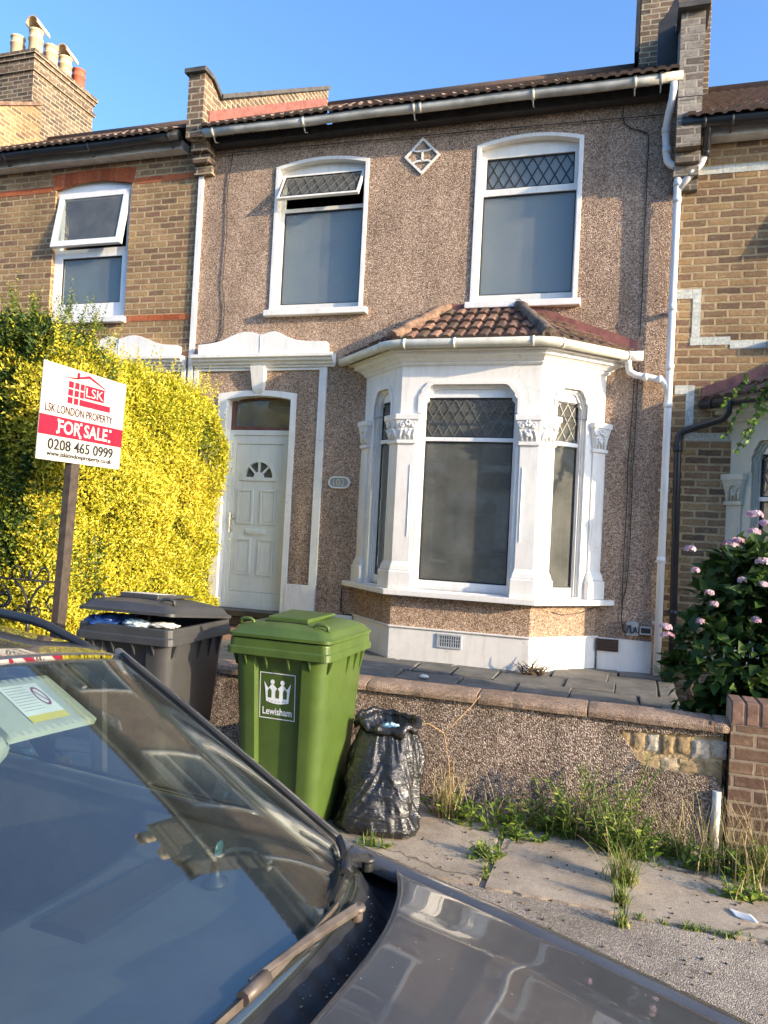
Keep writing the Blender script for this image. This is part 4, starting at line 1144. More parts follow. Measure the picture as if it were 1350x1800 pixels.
for w_ in (0.055, 0.085, 0.075, 0.082, 0.085, 0.10, 0.09):
    rough_block(x, x + w_ - 0.010, 0.492 + rs.uniform(-.008, .008), 0.592 + rs.uniform(-.004, .01), 4.7135, rs.uniform(0.006, 0.014)); x += w_
x = 0.10
for w_ in (0.15, 0.10, 0.13, 0.10):
    rough_block(x, x + w_ - 0.012, 0.392, 0.478 + rs.uniform(-.012, .006), 4.7135, rs.uniform(0.003, 0.008)); x += w_
rb, rnt, rbb = mat('old_sandy_brick', rough=0.92)
ra = rnt.nodes.new('ShaderNodeAttribute'); ra.attribute_name = 'tint'
rc = ramp(rnt, ra.outputs['Fac'], [(0.0, (0.13, 0.10, 0.07)), (0.4, (0.40, 0.29, 0.16)), (0.7, (0.50, 0.39, 0.23)), (1.0, (0.58, 0.53, 0.45))])
rn = noise_t(rnt, 40, 6, 0.75); rc = mixc(rnt, 1.0, rc, ramp(rnt, rn.outputs['Fac'], [(0.3, (0.5, 0.48, 0.45)), (0.62, (1.1, 1.08, 1.05))]), 'MULTIPLY'); setc(rnt, rbb, rc); rnt.links.new(bump(rnt, rn.outputs['Fac'], 0.9, 0.008), rbb.inputs['Normal'])
b.build('exposed_bricks', rb, gw, weld=False)
edge = [(-2.95, 0.652), (-2.95, -0.05), (0.572, -0.05), (0.572, 0.34), (0.545, 0.372), (0.533, 0.398), (0.46, 0.396), (0.385, 0.394), (0.31, 0.401), (0.233, 0.400), (0.19, 0.405), (0.149, 0.414), (0.125, 0.440), (0.110, 0.457), (0.09, 0.49), (0.060, 0.532), (0.03, 0.565), (0.004, 0.590), (0.06, 0.603), (0.13, 0.600), (0.20, 0.611), (0.27, 0.606), (0.33, 0.618), (0.42, 0.615), (0.50, 0.626), (0.566, 0.628), (0.572, 0.652)]
b = MB()
dense = []
for i in range(len(edge)):
    a = Vector((*edge[i], 0)); c = Vector((*edge[(i + 1) % len(edge)], 0))
    if 3 <= i <= 24:
        for k in range(4):
            q = a.lerp(c, k / 4); dense.append((q.x + 0.006 * mnoise.noise((q.x * 60, q.y * 60, 1)), q.y + 0.006 * mnoise.noise((q.x * 60, q.y * 60, 7))))
    else: dense.append((a.x, a.y))
b.prism(dense, 'y', 4.692, 4.713); b.build('render_coat', 'pebble_wall', gw)
b = MB(); rs = random.Random(4)
for xa, xb in ((-2.97, -2.27), (-2.264, -1.53), (-1.524, -0.82), (-0.812, -0.17), (-0.162, 0.512), (0.52, 0.60)):
    n = max(2, int((xb - xa) / 0.05)); rings = []
    for i in range(n + 1):
        x = xa + (xb - xa) * i / n
        w = lambda k: 0.004 * mnoise.noise((x * 11, k * 3.3, xa)) + (0.008 * mnoise.noise((x * 38, k * 5, 2)) if k in (1, 2) else 0)
        e = 0.006 if i in (0, n) else 0
        rings.append([(x, 4.662 + w(1) + e, 0.654 + w(2) * 0.4), (x, 4.656 + w(1) + e, 0.684 + w(5)), (x, 4.668 + e + w(1), 0.708 - e + w(3)), (x, 4.70, 0.716 - e + w(6)), (x, 4.80, 0.724 - e + w(7)), (x, 4.845 - e, 0.716 + w(4)), (x, 4.85, 0.66)])
    b.loft(rings)
b.build('coping', 'coping', gw, bevel=0.003, seg=1)
b = MB(); b.tube([(0.543, 4.684, 0.0), (0.546, 4.682, 0.16), (0.548, 4.684, 0.328)], 0.024, 12); b.build('pipe_stub', 'gutter_grey', gw)
b = MB()
b.box(0.503, 0.519, 4.66, 4.84, 0.655, 0.71); b.build('joint_mortar', 'mortar_orange', gw)

bw = empty('brick_wall', (1.6, 4.77, 0), 'brown brick garden wall topped with bricks on edge, right of the pebbledashed wall', 'garden wall')
b = MB(); b.box(0.602, 7.0, 4.665, 4.875, -0.05, 0.706); b.box(0.602, 0.81, 4.88, 7.6, -0.05, 0.42); b.build('brickwork', 'brown_brick', bw)
b = MB(); x = 0.597; rs = random.Random(9)
while x < 7.0:
    q = rs.uniform(-0.003, 0.003)
    b.box(x + 0.005, x + 0.068, 4.657 + q, 4.88 + q, 0.712, 0.836 + q); x += 0.0745
b.build('coping_bricks', simple('brick_on_edge', (0.20, 0.115, 0.08), 0.85, var=0.5, scale=17, bmp=0.5, bscale=70), bw, bevel=0.006)
b = MB(); b.box(0.60, 7.0, 4.663, 4.872, 0.707, 0.826); b.build('joints', simple('pale_mortar', (0.34, 0.27, 0.20), 0.9, bmp=0.4), bw)

# low wall and ironwork of the neighbour on the left
bl = empty('brick_wall', (-6.5, 4.77, 0), 'low brick garden wall under the black iron railing', 'garden wall')
b = MB(); b.box(-12, -3.98, 4.68, 4.86, -0.05, 0.62); b.build('brickwork', 'brown_brick', bl); b = MB(); b.box(-12.02, -3.95, 4.66, 4.88, 0.621, 0.68); b.build('coping', 'coping', bl, bevel=0.008)
ir = empty('iron_railing', (-5.0, 4.72, 0.68), 'black wrought iron railing with scrolls in front of the golden hedge', 'railing')
b = MB(); yr = 4.72
b.tube([(-7.2, yr, 1.155), (-3.97, yr, 1.165)], 0.008, 8); b.tube([(-7.2, yr, 0.74), (-3.97, yr, 0.74)], 0.008, 8)
b.build('rails', 'gutter_black', ir)
def scroll(cx, cz, r, a0, turns, sg=1, n=26):
    return [(cx + sg * r * (1 - 0.72 * i / n) * math.cos(a0 + 2 * PI * turns * i / n), yr, cz + r * (1 - 0.72 * i / n) * math.sin(a0 + 2 * PI * turns * i / n)) for i in range(n + 1)]
for k in range(6):
    xc = -4.245 - k * 0.50
    b = MB(); b.tube([(xc, yr, 0.68), (xc, yr, 0.93)], 0.014, 8)
    for sg in (1, -1):
        b.tube([(xc, yr, 0.93), (xc + sg * 0.02, yr, 1.02), (xc + sg * 0.07, yr, 1.10), (xc + sg * 0.14, yr, 1.15)], 0.010, 7)
        b.tube([(xc + sg * 0.012, yr, 0.90)] + scroll(xc + sg * 0.065, 0.925, 0.05, PI, -1.2, sg), 0.008, 6)
        b.tube(scroll(xc + sg * 0.225, 1.02, 0.10, 1.2, -1.1, sg), 0.008, 6)
        b.tube([(xc + sg * 0.02, yr, 1.16), (xc + sg * 0.07, yr, 1.20), (xc + sg * 0.10, yr, 1.255), (xc + sg * 0.145, yr, 1.265), (xc + sg * 0.17, yr, 1.22), (xc + sg * 0.165, yr, 1.165)], 0.008, 6)
    b.sphere((xc, yr, 1.205), 0.022, 6, sc=(0.8, 0.8, 2.0))
    b.build('scroll_panel', 'gutter_black', ir)

# ------------------------------------------------------------------ wheelie bins
def rrect(w, d, r, z, n=5, rec=0.0, rw=0.0, dy=0.0):
    """rounded rectangle; rec: depth of a flat recess in the front of half width rw"""
    p = []
    for cx, cy, a0 in ((w / 2 - r, d / 2 - r, 0), (-w / 2 + r, d / 2 - r, 90), (-w / 2 + r, -d / 2 + r, 180)):
        for i in range(n + 1):
            a = R(a0 + 90 * i / n); p.append((cx + r * math.cos(a), cy + r * math.sin(a) + dy, z))
    for x, y in ((-rw - 0.012, 0), (-rw, rec), (rw, rec), (rw + 0.012, 0)): p.append((x, -d / 2 + y + dy, z))
    for i in range(n + 1):
        a = R(270 + 90 * i / n); p.append((w / 2 - r + r * math.cos(a), -d / 2 + r + r * math.sin(a) + dy, z))
    return p
def wheelie_bin(name, loc, rz, label, mt, dark, lid_open=0.0, logo=False, sticker=False, scale=1.0):
    root = empty(name, loc, label, 'wheelie bin', None, rz)
    root.scale = (scale * 0.95, scale * 0.955, scale)
    W, D, H = 0.645, 0.70, 1.06
    b = MB()
    st = [(0.03, 0.44, 0.50, 0.05), (0.10, 0.47, 0.53, 0.06), (0.30, 0.505, 0.555, 0.07), (0.60, 0.545, 0.595, 0.08), (0.90, 0.585, 0.635, 0.085), (0.99, 0.595, 0.645, 0.085)]
    rings = []
    for z, w, d, r in st:
        rings.append(rrect(w, d, r, z, 6, 0.030 if 0.05 < z < 0.95 else 0.004, w * 0.20 + 0.02))
    b.loft(rings, 0, True)
    body = b.build('body', mt, root, local=True)
    mod = body.modifiers.new('edge', 'EDGE_SPLIT'); mod.split_angle = R(38)
    b = MB(); ri = [(0.975, W - 0.035, D - 0.035), (0.972, W + 0.01, D + 0.012), (1.010, W + 0.004, D + 0.006), (1.014, W - 0.012, D - 0.010), (H - 0.006, W - 0.016, D - 0.014), (H, W - 0.024, D - 0.022), (H, W - 0.07, D - 0.07), (0.99, W - 0.08, D - 0.08)]
    b.loft([rrect(w, d, 0.045, z, 5) for z, w, d in ri], 0, False); b.build('rim', mt, root, local=True, bevel=0.003)
    # gussets under the rim
    for x in (-0.20, -0.07, 0.07, 0.20):
        b = MB(); b.prism([(-0.318, 0.972), (-0.352, 0.972), (-0.314, 0.90)], 'x', x - 0.003, x + 0.003); b.build('gusset', mt, root, local=True)
    for sx in (1, -1):
        for y in (-0.27, 0.0, 0.12, 0.22):
            b = MB(); b.prism([(sx * 0.290, 0.972), (sx * 0.318, 0.972), (sx * 0.292, 0.86 if y > -0.2 else 0.90)], 'y', y - 0.004, y + 0.018); b.build('gusset', mt, root, local=True)
    # lid hinged along the back
    L = Matrix.Translation((0, D / 2 - 0.01, H + 0.006)) @ Matrix.Rotation(-lid_open, 4, 'X') @ Matrix.Translation((0, -(D / 2 - 0.01), -(H + 0.006)))
    b = MB(L)
    def domed(w, d, z, r, dome): return [(p[0], p[1], p[2] + dome * (1 - (2 * p[0] / W) ** 2)) for p in rrect(w, d, r, z, 6)]
    b.loft([domed(W + 0.004, D + 0.008, H + 0.002, 0.05, 0), domed(W + 0.004, D + 0.008, H + 0.018, 0.05, 0), domed(W - 0.03, D - 0.03, H + 0.028, 0.06, 0.004), domed(W - 0.055, D - 0.06, H + 0.050, 0.07, 0.012), domed(W - 0.10, D - 0.12, H + 0.060, 0.08, 0.016), domed(W * 0.5, D * 0.55, H + 0.072, 0.07, 0.022), domed(W * 0.2, D * 0.2, H + 0.078, 0.04, 0.022)], 0, True)
    lid = b.build('lid', mt, root, local=True)
    md = lid.modifiers.new('edge', 'EDGE_SPLIT'); md.split_angle = R(32)
    b = MB(L)    # raised flap plate
    b.loft([[(-0.13, -0.22, H + 0.082), (0.13, -0.22, H + 0.082), (0.15, 0.14, H + 0.105), (-0.15, 0.14, H + 0.105)], [(-0.13, -0.22, H + 0.110), (0.13, -0.22, H + 0.110), (0.15, 0.14, H + 0.118), (-0.15, 0.14, H + 0.118)]])
    b.build('lid_plate', mt, lid, local=True, bevel=0.006)
    b = MB(L); b.box(-0.135, 0.135, -0.245, -0.222, H + 0.066, H + 0.088); b.build('plate_painted_shade', dark, lid, local=True)  # dark box standing in for the shade under the plate's front
    for sx in (1, -1):
        b = MB(L); x = sx * 0.235
        b.tube([(x - 0.045, -0.265, H + 0.052), (x - 0.040, -0.27, H + 0.082), (x - 0.02, -0.272, H + 0.092), (x + 0.02, -0.272, H + 0.092), (x + 0.040, -0.27, H + 0.082), (x + 0.045, -0.265, H + 0.052)], 0.010, 8)
        b.build('handle', mt, lid, local=True)
    b = MB(); b.tube([(-0.26, D / 2 + 0.035, H - 0.01), (0.26, D / 2 + 0.035, H - 0.01)], 0.016, 10); 
    for x in (-0.25, 0.25): b.box(x - 0.02, x + 0.02, D / 2 - 0.02, D / 2 + 0.045, H - 0.05, H - 0.0)
    b.build('push_handle', mt, root, local=True, bevel=0.004)
    for sx in (1, -1):
        b = MB(); b.tube([(sx * 0.225, D / 2 - 0.10, 0.10), (sx * 0.275, D / 2 - 0.10, 0.10)], 0.10, 20); w = b.build('wheel', dark, root, local=True, bevel=0.008)
    b = MB(); b.tube([(-0.27, D / 2 - 0.10, 0.10), (0.27, D / 2 - 0.10, 0.10)], 0.012, 8); b.build('axle', dark, root, local=True)
    if logo:
        b = MB(); y0 = -0.335
        # the flat of the recess leans outwards with height
        def yf(z):
            zz = [s[0] for s in st]; dd = [s[2] for s in st]
            return -float(np.interp(z, zz, dd)) / 2 + 0.030 - 0.0025
        def flat(poly, mi=0):
            n = len(poly); v = [(x, yf(z), z) for x, z in poly]
            b.add(v, [tuple(t) for t in tessellate_polygon([[Vector((x, z, 0)) for x, z in poly]])], mi)
        cx, zb, s = -0.012, 0.625, 0.225
        x0, x1, z0, z1 = cx - s / 2, cx + s / 2, zb, zb + s * 1.12
        t = 0.0045
        for r_ in (rect(x0, x1, z0, z0 + t), rect(x0, x1, z1 - t, z1), rect(x0, x0 + t, z0 + t, z1 - t), rect(x1 - t, x1, z0 + t, z1 - t)): flat(r_)
        U = lambda u: cx + (u - 0.5) * s
        V = lambda v: z0 + v * s * 1.12
        sil = [(0.185, 0.375)] + [(0.185 + 0.63 * i / 10, 0.375 - 0.045 * math.sin(PI * i / 10)) for i in range(1, 10)] + [(0.815, 0.375), (0.84, 0.60), (0.875, 0.80), (0.845, 0.765), (0.80, 0.70), (0.755, 0.66), (0.70, 0.72), (0.64, 0.765), (0.58, 0.72), (0.50, 0.655), (0.42, 0.72), (0.36, 0.765), (0.30, 0.72), (0.245, 0.66), (0.20, 0.70), (0.155, 0.765), (0.125, 0.80), (0.16, 0.60)]
        flat([(U(a_), V(c_)) for a_, c_ in sil])
        for a_ in (0.36, 0.64): flat([(U(a_ + 0.062 * math.cos(2 * PI * i / 16)), V(0.80 + 0.055 * math.sin(2 * PI * i / 16))) for i in range(16)])
        yq = yf
        yf = lambda z: yq(z) - 0.0006
        for a_ in (0.285, 0.50, 0.715): flat([(U(a_ - 0.05), V(0.455)), (U(a_ + 0.05), V(0.455)), (U(a_ + 0.055), V(0.60)), (U(a_ + 0.02), V(0.655)), (U(a_ - 0.02), V(0.655)), (U(a_ - 0.055), V(0.60))], 1)
        for k in range(6): flat([(U(0.26 + k * 0.096 + 0.013 * math.cos(2 * PI * i / 8)), V(0.40 - 0.02 * math.sin(PI * (k + 0.5) / 6) + 0.012 * math.sin(2 * PI * i / 8))) for i in range(8)], 1)
        yf = yq
        vv, ff = text_mesh('Lewisham', 0.185, 0.040, 0.018)
        b.add([(cx - 0.092 + x, yf(zb + 0.022 + z), zb + 0.022 + z) for x, z in vv], ff, 0)
        b.build('council_logo', ['upvc', mt], body, local=True, normals=False)
    if sticker:
        b = MB(L); b.loft([[(-0.20, -0.02, H + 0.0865), (0.02, -0.02, H + 0.0885), (0.02, 0.10, H + 0.088), (-0.20, 0.10, H + 0.086)], [(-0.20, -0.02, H + 0.0875), (0.02, -0.02, H + 0.0895), (0.02, 0.10, H + 0.089), (-0.20, 0.10, H + 0.087)]])
        b = MB(L); b.loft([[(-0.13, -0.20, H + 0.1115), (0.10, -0.20, H + 0.1115), (0.10, 0.02, H + 0.1160), (-0.13, 0.02, H + 0.1160)], [(-0.13, -0.20, H + 0.1125), (0.10, -0.20, H + 0.1125), (0.10, 0.02, H + 0.1172), (-0.13, 0.02, H + 0.1172)]])
        b.build('sticker', 'white_gloss', lid, local=True)
    return root
def binmat(name, c, rough=0.34):
    m, nt, b = mat(name, c, rough)
    n = noise_t(nt, 6, 6, 0.65); setc(nt, b, ramp(nt, n.outputs['Fac'], [(0.3, tuple(x * 0.8 for x in c)), (0.7, tuple(x * 1.12 for x in c))]))
    s = noise_t(nt, 30, 5, 0.7, scaled(nt, coords(nt), (3, 3, 0.6)))
    rr = math_n(nt, 'MULTIPLY_ADD', s.outputs['Fac'], 0.35); rr.node.inputs[2].default_value = rough - 0.12
    sc = noise_t(nt, 11, 6, 0.7, scaled(nt, coords(nt), (1, 1, 5)), 1.5)
    base = b.inputs['Base Color'].links[0].from_socket
    setc(nt, b, mixc(nt, ramp(nt, sc.outputs['Fac'], [(0.62, 0.0), (0.72, 0.35)]), base, tuple(min(1, x * 1.6 + 0.05) for x in c)))
    nt.links.new(rr, b.inputs['Roughness']); f = noise_t(nt, 260, 2); nt.links.new(bump(nt, f.outputs['Fac'], 0.12, 0.001), b.inputs['Normal'])
    return m
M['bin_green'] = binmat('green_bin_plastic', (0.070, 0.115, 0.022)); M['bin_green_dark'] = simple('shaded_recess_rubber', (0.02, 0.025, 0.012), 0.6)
M['bin_black'] = binmat('dark_grey_bin_plastic', (0.050, 0.050, 0.050), 0.38); M['rubber'] = simple('black_rubber', (0.015, 0.015, 0.015), 0.7)
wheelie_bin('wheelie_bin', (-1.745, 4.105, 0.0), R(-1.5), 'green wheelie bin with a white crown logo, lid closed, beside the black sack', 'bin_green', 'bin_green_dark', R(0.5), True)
wheelie_bin('wheelie_bin', (-2.62, 3.965, 0.0), R(-0.5), 'dark grey wheelie bin overfilled so that its lid stands open', 'bin_black', 'rubber', R(5.8), False, True, 1.02)

def lump(name, c, sc, mt, label, cat, seed, amp=0.25, freq=4.0):
    b = MB(); n = 22; rings = []
    for a in range(1, n):
        th = PI * a / n; ring_ = []
        for k in range(n * 2):
            ph = 2 * PI * k / (n * 2); d = Vector((math.sin(th) * math.cos(ph), math.sin(th) * math.sin(ph), math.cos(th)))
            f = 1 + amp * mnoise.noise(d * freq + Vector((seed, 0, 0))) + amp * 0.5 * abs(mnoise.noise(d * freq * 2.7 + Vector((0, seed, 0))))
            ring_.append((c[0] + d.x * sc[0] * f, c[1] + d.y * sc[1] * f, c[2] + d.z * sc[2] * f))
        rings.append(ring_)
    b.loft(rings, 0, True); return tag(b.build(name, mt), label, cat)
M['blue_bag'] = simple('blue_polythene', (0.02, 0.06, 0.22), 0.3, var=0.4)
M['paper'] = simple('white_paper', (0.75, 0.75, 0.72), 0.7, var=0.12)
M['packaging'] = simple('printed_packaging', (0.50, 0.62, 0.66), 0.5, var=0.5, scale=40)
lump('refuse_sack', (-2.80, 3.78, 1.075), (0.14, 0.14, 0.045), 'blue_bag', 'blue refuse sack squeezed under the open bin lid', 'bag', 3)
lump('food_packet', (-2.58, 3.70, 1.09), (0.075, 0.05, 0.022), 'packaging', 'crumpled pale packet under the open bin lid', 'packet', 8, 0.4)
lump('paper_scrap', (-2.44, 3.74, 1.088), (0.09, 0.05, 0.014), 'paper', 'white crumpled paper beside the blue sack in the open bin', 'paper', 12, 0.35)

# ------------------------------------------------------------------ black refuse sack
def sackmat():
    m, nt, b = mat('black_polythene', (0.012, 0.012, 0.013), 0.17, 0, 0.8)
    co = coords(nt)
    w = noise_t(nt, 9.0, 6, 0.6, scaled(nt, co, (1.2, 1.2, 4.0)), 1.2)
    r_ = math_n(nt, 'ABSOLUTE', math_n(nt, 'SUBTRACT', w.outputs['Fac'], 0.5))
    nt.links.new(bump(nt, r_, 0.6, 0.022), b.inputs['Normal'])
    d = noise_t(nt, 4.0, 6, 0.7); setc(nt, b, ramp(nt, d.outputs['Fac'], [(0.4, (0.009, 0.009, 0.010)), (0.8, (0.028, 0.027, 0.026))]))
    return m
M['sack'] = sackmat()
sk = empty('rubbish_sack', (-1.27, 4.19, 0), 'full black rubbish sack slumped against the wall beside the green bin', 'rubbish sack')
b = MB(); nu, nv = 260, 220
def sackf(u, v):
    a = 2 * PI * u; z = 0.010 + 0.57 * v
    pr = float(np.interp(v, [0, .02, .08, .2, .38, .55, .70, .80, .88, .95, 1.0], [0.14, 0.20, 0.238, 0.248, 0.236, 0.215, 0.192, 0.170, 0.155, 0.150, 0.155]))
    cx = -1.285 + 0.03 * v + 0.025 * math.sin(4 * v); cy = 4.17 + 0.16 * v
    ca, sa = math.cos(a), math.sin(a)
    f = 1 + 0.28 * mnoise.noise(Vector((ca * 1.1 + 7, sa * 1.1, z * 2.6))) + 0.10 * mnoise.noise(Vector((ca * 2.4, sa * 2.4 + 3, z * 5.0)))
    r = pr * f
    # gathers under the mouth, horizontal slump creases lower down
    g1 = 1 - abs(mnoise.noise(Vector((ca * 5.5, sa * 5.5, z * 2.0)))) * 2.0
    g2 = 1 - abs(mnoise.noise(Vector((ca * 2.0 + 1.5, sa * 2.0, z * 11 + 2.6 * math.sin(a * 2 + 1))))) * 2.0
    g3 = 1 - abs(mnoise.noise(Vector((ca * 6 + 9, sa * 6, z * 19 + 4 * ca)))) * 2.0
    up = max(0.0, min(1.0, (v - 0.45) / 0.35)); lo = 1 - up
    r += 0.009 * up * max(0, g1) + 0.012 * (0.3 + 0.7 * lo) * max(0, g2) + 0.003 * max(0, g3)
    r += 0.085 * max(0, math.cos(a - R(-28))) ** 8 * max(0, 1 - v * 5) + 0.075 * max(0, math.cos(a - R(200))) ** 8 * max(0, 1 - v * 3.2)
    zz = z + 0.045 * mnoise.noise(Vector((ca * 2.2, sa * 2.2, 9))) * max(0, v - 0.75) * 4 - 0.03 * max(0, v - 0.9) * 10 * max(0, -sa)
    return (cx + ca * r, cy + sa * r * 0.84, zz)
b.grid(sackf, nu, nv)
top = [sackf(i / nu, 1.0) for i in range(nu)]; c = Vector((-1.265, 4.33, 0.515))
for (s0, z0, s1, z1) in ((1.0, 0, 0.95, 0.006), (0.95, 0.006, 0.86, -0.03), (0.86, -0.03, 0.6, -0.075), (0.6, -0.075, 0.03, -0.085)):
    ra = [(c.x + (p[0] - c.x) * s0, c.y + (p[1] - c.y) * s0, p[2] + z0) for p in top]; rb = [(c.x + (p[0] - c.x) * s1, c.y + (p[1] - c.y) * s1, p[2] + z1) for p in top]
    b.loft([ra, rb], 0, True, False)
b.add([sackf(i / nu, 0.0) for i in range(nu)], [tuple(range(nu))])
b.build('sack', 'sack', sk)
b = MB(); rs = random.Random(6)   # rolled-over rim of the mouth
n = 90; rings = []
for i in range(n):
    p = Vector(sackf((i / n), 1.0)); q = 2 * PI * i / n; o = Vector((math.cos(q), math.sin(q), 0)); h = 0.035 + 0.05 * mnoise.noise((math.cos(q) * 2.2, math.sin(q) * 2.2, 4)); w_ = 0.02 + 0.022 * mnoise.noise((math.cos(q) * 4, math.sin(q) * 4, 14))
    rings.append([p - o * 0.012, p + Vector((0, 0, abs(h) * 0.6)) + o * w_ * 0.3, p + o * (w_ + 0.012) + Vector((0, 0, 0.002)), p + o * (w_ * 0.9 + 0.008) - Vector((0, 0, abs(h) * 0.9)), p + o * 0.004 - Vector((0, 0, 0.02))])
rings.append(rings[0]); b.loft(rings, 0, True, False); b.build('mouth_folds', 'sack', sk)
lump('tissue', (-1.25, 4.29, 0.535), (0.055, 0.04, 0.03), simple('pale_blue_tissue', (0.45, 0.66, 0.75), 0.8, var=0.4, scale=30), 'pale blue crumpled tissue in the mouth of the black sack', 'tissue', 21, 0.5)

# ------------------------------------------------------------------ estate agent's sign
sg = empty('for_sale_sign', (-3.74, 4.50, 0), 'estate agent for sale board on a dark timber post before the golden hedge', 'sign')
TL = R(2.0)
TS = Matrix.Translation((-3.812, 4.50, 0.0)) @ Matrix.Rotation(TL, 4, 'Y')
b = MB(TS); b.box(-0.030, 0.030, -0.042, 0.042, 0.0, 2.66); b.build('post', simple('dark_creosoted_timber', (0.06, 0.045, 0.035), 0.8, var=0.4, scale=20, bmp=0.4), sg, bevel=0.004)
# board: local a runs away from the road, z up; its printed face looks to the right
a0, a1, zb0, zb1 = -0.40, 0.47, 2.035, 2.685
b = MB(TS); b.box(0.033, 0.039, a0, a1, zb0, zb1); bd = b.build('board', simple('white_correx_board', (0.50, 0.48, 0.43), 0.45, var=0.03), sg)
M['ink_red'] = simple('crimson_ink', (0.28, 0.010, 0.035), 0.45, var=0.05); M['ink_black'] = simple('black_ink', (0.02, 0.02, 0.022), 0.45); M['ink_plum'] = simple('plum_ink', (0.06, 0.012, 0.02), 0.45); M['ink_white'] = simple('white_ink', (0.52, 0.50, 0.45), 0.45, var=0.02)
b = MB(TS)
YL, YR = 4.10, 4.97
def U(s): return a0 + (a1 - a0) * (s * YL / (YR - s * (YR - YL)))
def Vt(t): return zb1 - (zb1 - zb0) * t
def quad(pts, mi=0, x=0.0402):
    v = [(x, U(s), Vt(t)) for s, t in pts]; b.add(v, [tuple(t) for t in tessellate_polygon([[Vector((p[1], p[2], 0)) for p in v]])], mi)
def words(body, s0, s1, t0, t1, mi, bold=0.0, x=0.0402, twice=0.0):
    if twice: words(body, s0, s1, t0, t1, mi, bold, x + 0.0003); s0 += twice; s1 += twice
    A, B = U(s0), U(s1); v, f = text_mesh(body, B - A, Vt(t0) - Vt(t1), bold)
    b.add([(x, A + q[0], Vt(t1) + q[1]) for q in v], f, mi)
quad([(0, .538), (1, .538), (1, .742), (0, .742)])
for i, (sa, sb) in enumerate(((.325, .385), (.402, .455), (.470, .516))):
    for j, (ta, tb) in enumerate(((.140, .208), (.224, .292), (.308, .374))):
        if i == 2 and j == 2: continue
        quad([(sa, ta), (sb, ta), (sb, tb), (sa, tb)])
quad([(.525, .140), (.755, .140), (.755, .283), (.525, .283)]); quad([(.470, .308), (.835, .308), (.835, .374), (.470, .374)])
words('LSK', .54, .745, .162, .262, 3, 0.0, 0.0406)
quad([(.235, .118), (.41, .088), (.565, .028), (.775, .128), (.755, .130), (.565, .060), (.41, .106)]); quad([(.418, .030), (.452, .030), (.452, .09), (.418, .10)])
words('LSK LONDON PROPERTY', .06, .87, .415, .502, 2, 0.004, 0.0402, 0.003)
words('FOR SALE', .24, .83, .565, .708, 3, 0.022, 0.0406)
for s, t in ((.225, .575), (.22, .70), (.50, .575), (.50, .715), (.845, .58), (.84, .70)): quad([(s, t - .012), (s + .025, t - .018), (s + .03, t + .01), (s + .005, t + .016)], 3, 0.0406)
words('0208 465 0999', .13, .905, .772, .886, 1, 0.006, 0.0402, 0.006)
words('www.lsklondonproperty.co.uk', .125, .90, .902, .966, 1, 0.012, 0.0402, 0.004)
b.build('print', ['ink_red', 'ink_black', 'ink_plum', 'ink_white'], bd, normals=False)
for zz in (2.12, 2.56):
    b = MB(TS); b.tube([(0.036, 0.0, zz), (0.044, 0.0, zz)], 0.006, 8); b.build('screw', 'chrome', bd)
# ------------------------------------------------------------------ parked car
YC = 1.167
KW = 0.89            # half-widths below are for a wider body
CPSI = R(7.0); CPIV = Vector((-0.643, 1.827, 0))      # the car stands a little askew, nose away from the kerb
def carpaint():
    m, nt, b = mat('dark_grey_metallic_paint', (0.10, 0.10, 0.105), 0.42, 0.35)
    n = noise_t(nt, 5, 7, 0.7)
    setc(nt, b, ramp(nt, n.outputs['Fac'], [(0.3, (0.060, 0.063, 0.068)), (0.7, (0.090, 0.093, 0.098))]))
    ds_ = nd(nt, 'ShaderNodeTexVoronoi', feature='F1'); ds_.inputs['Scale'].default_value = 70; nt.links.new(coords(nt), ds_.inputs['Vector'])
    rn_ = nt.nodes.new('ShaderNodeSeparateColor'); nt.links.new(ds_.outputs['Color'], rn_.inputs[0])
    spk = math_n(nt, 'MULTIPLY', ramp(nt, ds_.outputs['Distance'], [(0.08, 1.0), (0.14, 0.0)]), ramp(nt, rn_.outputs[0], [(0.86, 0.0), (0.9, 0.7)]))
    setc(nt, b, mixc(nt, spk, b.inputs['Base Color'].links[0].from_socket, (0.42, 0.41, 0.38)))
    nt.links.new(math_n(nt, 'SUBTRACT', 1.0, spk), b.inputs['Coat Weight'])
    d = noise_t(nt, 60, 5, 0.75)
    nt.links.new(ramp(nt, d.outputs['Fac'], [(0.45, 0.012), (0.8, 0.09)]), b.inputs['Coat Roughness'])
    b.inputs['Coat IOR'].default_value = 1.6
    w = noise_t(nt, 3.0, 2); nt.links.new(bump(nt, w.outputs['Fac'], 0.03, 0.02), b.inputs['Coat Normal'])
    return m
M['car_paint'] = carpaint()
M['car_glass'] = glassmat('windscreen_glass', (0.86, 0.92, 0.89), 0.14, 0.0, 0.0, 0.016)
M['car_side_glass'] = glassmat('tinted_side_glass', (0.80, 0.85, 0.83))
M['trim_black'] = simple('black_trim_plastic', (0.022, 0.022, 0.023), 0.42, var=0.3, bmp=0.15, bscale=300)
M['cowl'] = simple('faded_cowl_plastic', (0.016, 0.017, 0.019), 0.5, var=0.5, scale=14)
M['wiper_metal'] = simple('weathered_wiper_arm', (0.13, 0.105, 0.085), 0.5, 0.3, var=0.35, scale=22)
M['dash'] = simple('dark_dashboard', (0.085, 0.090, 0.090), 0.7, var=0.2, bmp=0.3, bscale=220)
M['cabin_cloth'] = simple('grey_seat_cloth', (0.12, 0.125, 0.125), 0.9, var=0.3, bmp=0.3, bscale=300)
M['headlining'] = simple('pale_headlining', (0.55, 0.56, 0.49), 0.85, var=0.08)
M['visor'] = simple('cream_visor', (0.42, 0.43, 0.36), 0.7, var=0.06)
M['lens'] = glassmat('clear_lens', (0.8, 0.8, 0.8))
